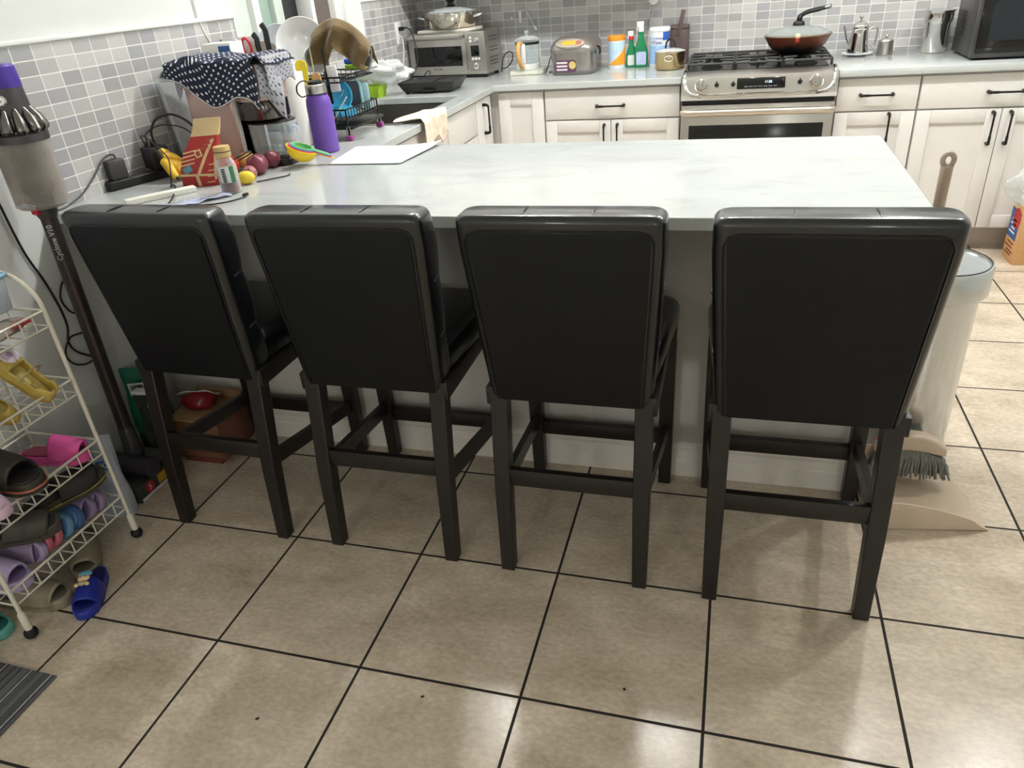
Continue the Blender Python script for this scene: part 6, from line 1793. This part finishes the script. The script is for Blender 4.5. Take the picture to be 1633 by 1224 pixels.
t = thing('wok', 'brown wok with a glass lid and black handle on the back right burner', 'wok', ((RX0 + RX1) / 2 + .19, 3.05 + .40, .9655), 0)
MB().lathe([(0, 0), (.09, 0), (.105, .004), (.14, .04), (.163, .08), (.167, .088), (.163, .088), (.136, .044), (.1, .009), (0, .005)], 48).build('pan', wok_material(), t, ang=50)
m = MB(); m.lathe([(.164, .0885), (.169, .0885), (.169, .092), (.164, .093)], 48); m.build('rim', mat('wok_rim', (170, 150, 120), .3, metal=.7), t)
ld = MB().lathe([(.16, .0935), (.15, .101), (.11, .118), (.06, .129), (.03, .132), (.03, .130), (.06, .127), (.11, .116), (.15, .099)], 48).build('lid', film_mat('tinted_glass', (178, 184, 182), .4, .06), t, ang=50)
MB().lathe([(0, .13), (.03, .13), (.03, .14), (.024, .152), (0, .154)], 24).build('lid_boss', M_black, ld)
P = spline([(.0, 0, .148), (.004, -.006, .175), (.035, -.02, .194), (.09, -.045, .206), (.135, -.065, .216)], 5)
MB().tube(P, [.018] * 6 + [.0125] * 10 + [.0105] * 5, 10, flat=(1.2, .8)).build('lid_handle', M_black, ld, ang=60)
MB().tube([(.118, -.058, .2125), (.14, -.068, .2175)], .0118, 10, flat=(1.2, .85)).build('handle_tip', M_rackpole, ld)
m = MB().ball((-.01, -.165, .095), (.014, .01, .013), 16, 10); m.build('side_knob', mat('cream_knob', (226, 200, 168), .3), t, ang=60)
MB().box(-.02, .0, -.172, -.158, .066, .084, .003).build('knob_mount', mat('red_mount', (150, 40, 32), .4), t)

# ================================================================ right worktop
t = thing('teapot', 'polished steel teapot with thin spout on a white saucer right of the range', 'teapot', (2.212, 3.655, ZT_ + .0165), D(0))
MB().lathe([(0, 0), (.056, 0), (.056, .006), (.05, .03), (.043, .09), (.042, .115), (.04, .118), (0, .118)], 40).build('body', M_polished, t, ang=40)
ld = MB().lathe([(.042, .118), (.043, .122), (.038, .136), (.024, .149), (.008, .155), (0, .156)], 36).build('lid', M_polished, t, ang=60)
MB().tube([(0, 0, .154), (0, 0, .164)], .004, 8).ball((0, 0, .173), .0105, 16, 10).build('finial', M_polished, ld, ang=60)
MB().tube([(-.044, 0, .04), (-.06, 0, .07), (-.074, 0, .115), (-.08, 0, .133)], [.0085, .007, .006, .0058], 10).build('spout', M_polished, t, ang=60)
MB().tube(spline([(.042, 0, .108), (.07, 0, .122), (.086, 0, .11), (.086, 0, .07), (.08, 0, .03), (.072, 0, .02), (.078, 0, .012)], 5), .0048, 8).build('handle', M_polished, t, ang=60)
t = thing('saucer', 'white saucer under the steel teapot', 'saucer', (2.212, 3.655, ZT_), 0)
MB().lathe([(0, 0), (.045, 0), (.078, .012), (.08, .014), (.078, .016), (.046, .005), (.058, .0055), (0, .005)], 44).build('dish', M_ceramic, t, ang=50)
t = thing('sugar_pot', 'small lidded steel sugar pot with a spoon, between teapot and canisters', 'sugar pot', (2.348, 3.645, ZT_), 0)
MB().lathe([(0, 0), (.042, 0), (.042, .004), (.037, .06), (.036, .064), (0, .064)], 36).build('body', mat('satin_steel', (180, 178, 174), .3, metal=1), t, ang=40)
ld = MB().lathe([(.038, .064), (.038, .068), (.028, .078), (.01, .083), (0, .084)], 32).build('lid', M_polished, t, ang=60)
MB().ball((0, 0, .092), .0085, 14, 10).build('knob', M_polished, ld, ang=60)
MB().tube([(.02, -.004, .06), (.038, -.004, .07), (.07, -.004, .1)], [.002, .002, .0034], 8).build('spoon', M_polished, t, ang=60)
def can(label, loc):
    t = thing('steel_canister', label, 'canister', loc, 0, 'tall steel canisters by the microwave')
    MB().lathe([(0, 0), (.058, 0), (.06, .003), (.0615, .135), (.066, .145), (.069, .152), (.069, .188), (.072, .19), (.074, .196), (.068, .197), (.066, .19), (.064, .15), (.058, .14), (.056, .006), (0, .005)], 44).build('body', M_polished, t, ang=40)
    MB().lathe([(.064, .1955), (.0745, .1955), (.077, .2), (.07, .203), (.03, .204), (0, .204)], 40).build('lid', M_polished, t, ang=40)
    return t
can('polished steel canister standing clear left of the microwave', (2.585, 3.655, ZT_))
can('polished steel canister half hidden behind the microwave', (2.76, 3.695, ZT_))
M_mw = mat('microwave_steel', (86, 82, 82), .3, metal=.8, var=.05)
mw = thing('microwave', 'dark stainless microwave on the right worktop, cut by the frame edge', 'microwave', (2.66, 3.22, ZT_), D(0))
MB().box(.0, .54, .02, .385, .012, .3, .004).build('body', mat('microwave_case', (60, 58, 58), .35, metal=.6), mw)
MB().box(-.002, .542, 0, .022, .01, .302, .004).build('front_frame', M_mw, mw)
MB().box(.012, .4, -.012, .0, .03, .292, .006).build('door', M_blackgloss, mw)
m = MB().prism(rrect(.3, .17, .02, 5, .205, .17), -.0005, .001); m.build('door_window', mat('microwave_window', (30, 34, 38), .12), mw, loc=(0, -.0125, 0), rot=(PI / 2, 0, 0))
MB().box(.41, .53, -.012, .0, .03, .292, .006).build('keypad', M_black, mw)
MB().tube([(.4, -.012, .05), (.4, -.035, .055), (.4, -.035, .265), (.4, -.012, .27)], .008, 8).build('handle', M_steel, mw)
m = MB()
for i in range(6):
    for j in range(9): m.box(-.0008, .0006, .2 + .014 * i, .209 + .014 * i, .09 + .013 * j, .0965 + .013 * j)
m.build('side_vent', M_polished, mw)
for x in (.03, .5):
    for y in (.05, .35):
        MB().cyl((x, y), .012, 0, .013, 12).build('foot', M_rubber, mw)
# ================================================================ lights, camera
for k, (x, pw) in enumerate(((.5, 39), (1.42, 33), (2.34, 34), (3.26, 36))):  # the fourth is an added fill to brighten the right floor and cabinets
    downlight(x, LY, pw, label=('first', 'second', 'third', 'added fill light, fourth')[k] + ' of four ceiling downlights over the peninsula, counted from the window')
# glowing globes on poles, added behind the camera to fill the shaded faces
M_fill = mat('fill_glow', (255, 250, 242), .4, emit=(248, 250, 246), estr=21.0, var=0)
for k, (x, y) in enumerate(((.5, -3.0), (2.8, -3.0))):
    t = thing('fill_globe', ('added unseen fill globe on the window-wall side behind the camera', 'added unseen fill globe on the far right side behind the camera')[k], 'lamp', (x, y, 0), 0, 'added fill globes behind the camera')
    MB().ball((0, 0, 1.3), .16, 24, 16).build('globe', M_fill, t)
    MB().cyl((0, 0), .011, .02, 1.145, 14).build('pole', M_black, t)
    MB().cyl((0, 0), .14, 0, .02, 28, .004).build('base', M_black, t)
w = bpy.data.worlds.new('night'); SC.world = w; w.use_nodes = True
w.node_tree.nodes['Background'].inputs['Color'].default_value = (.02, .024, .03, 1)
w.node_tree.nodes['Background'].inputs['Strength'].default_value = 0.3
cam = bpy.data.cameras.new('camera'); cam.sensor_width = 36; cam.sensor_fit = 'HORIZONTAL'
cam.lens = 36 * 1170.2 / 1633
cam.clip_start = .02
co = bpy.data.objects.new('camera', cam); COL.objects.link(co)
co.location = (1.5985, -1.0523, 1.4409)
co.rotation_euler = (math.radians(60.8448), math.radians(4.2761), math.radians(15.4758))
SC.camera = co
SC.view_settings.view_transform = 'Standard'; SC.view_settings.look = 'None'
SC.view_settings.gamma = 1; SC.view_settings.use_curve_mapping = False
SC.view_settings.exposure = 0.68
SC.cycles.use_denoising = True
SC.cycles.max_bounces = 10; SC.cycles.transparent_max_bounces = 24
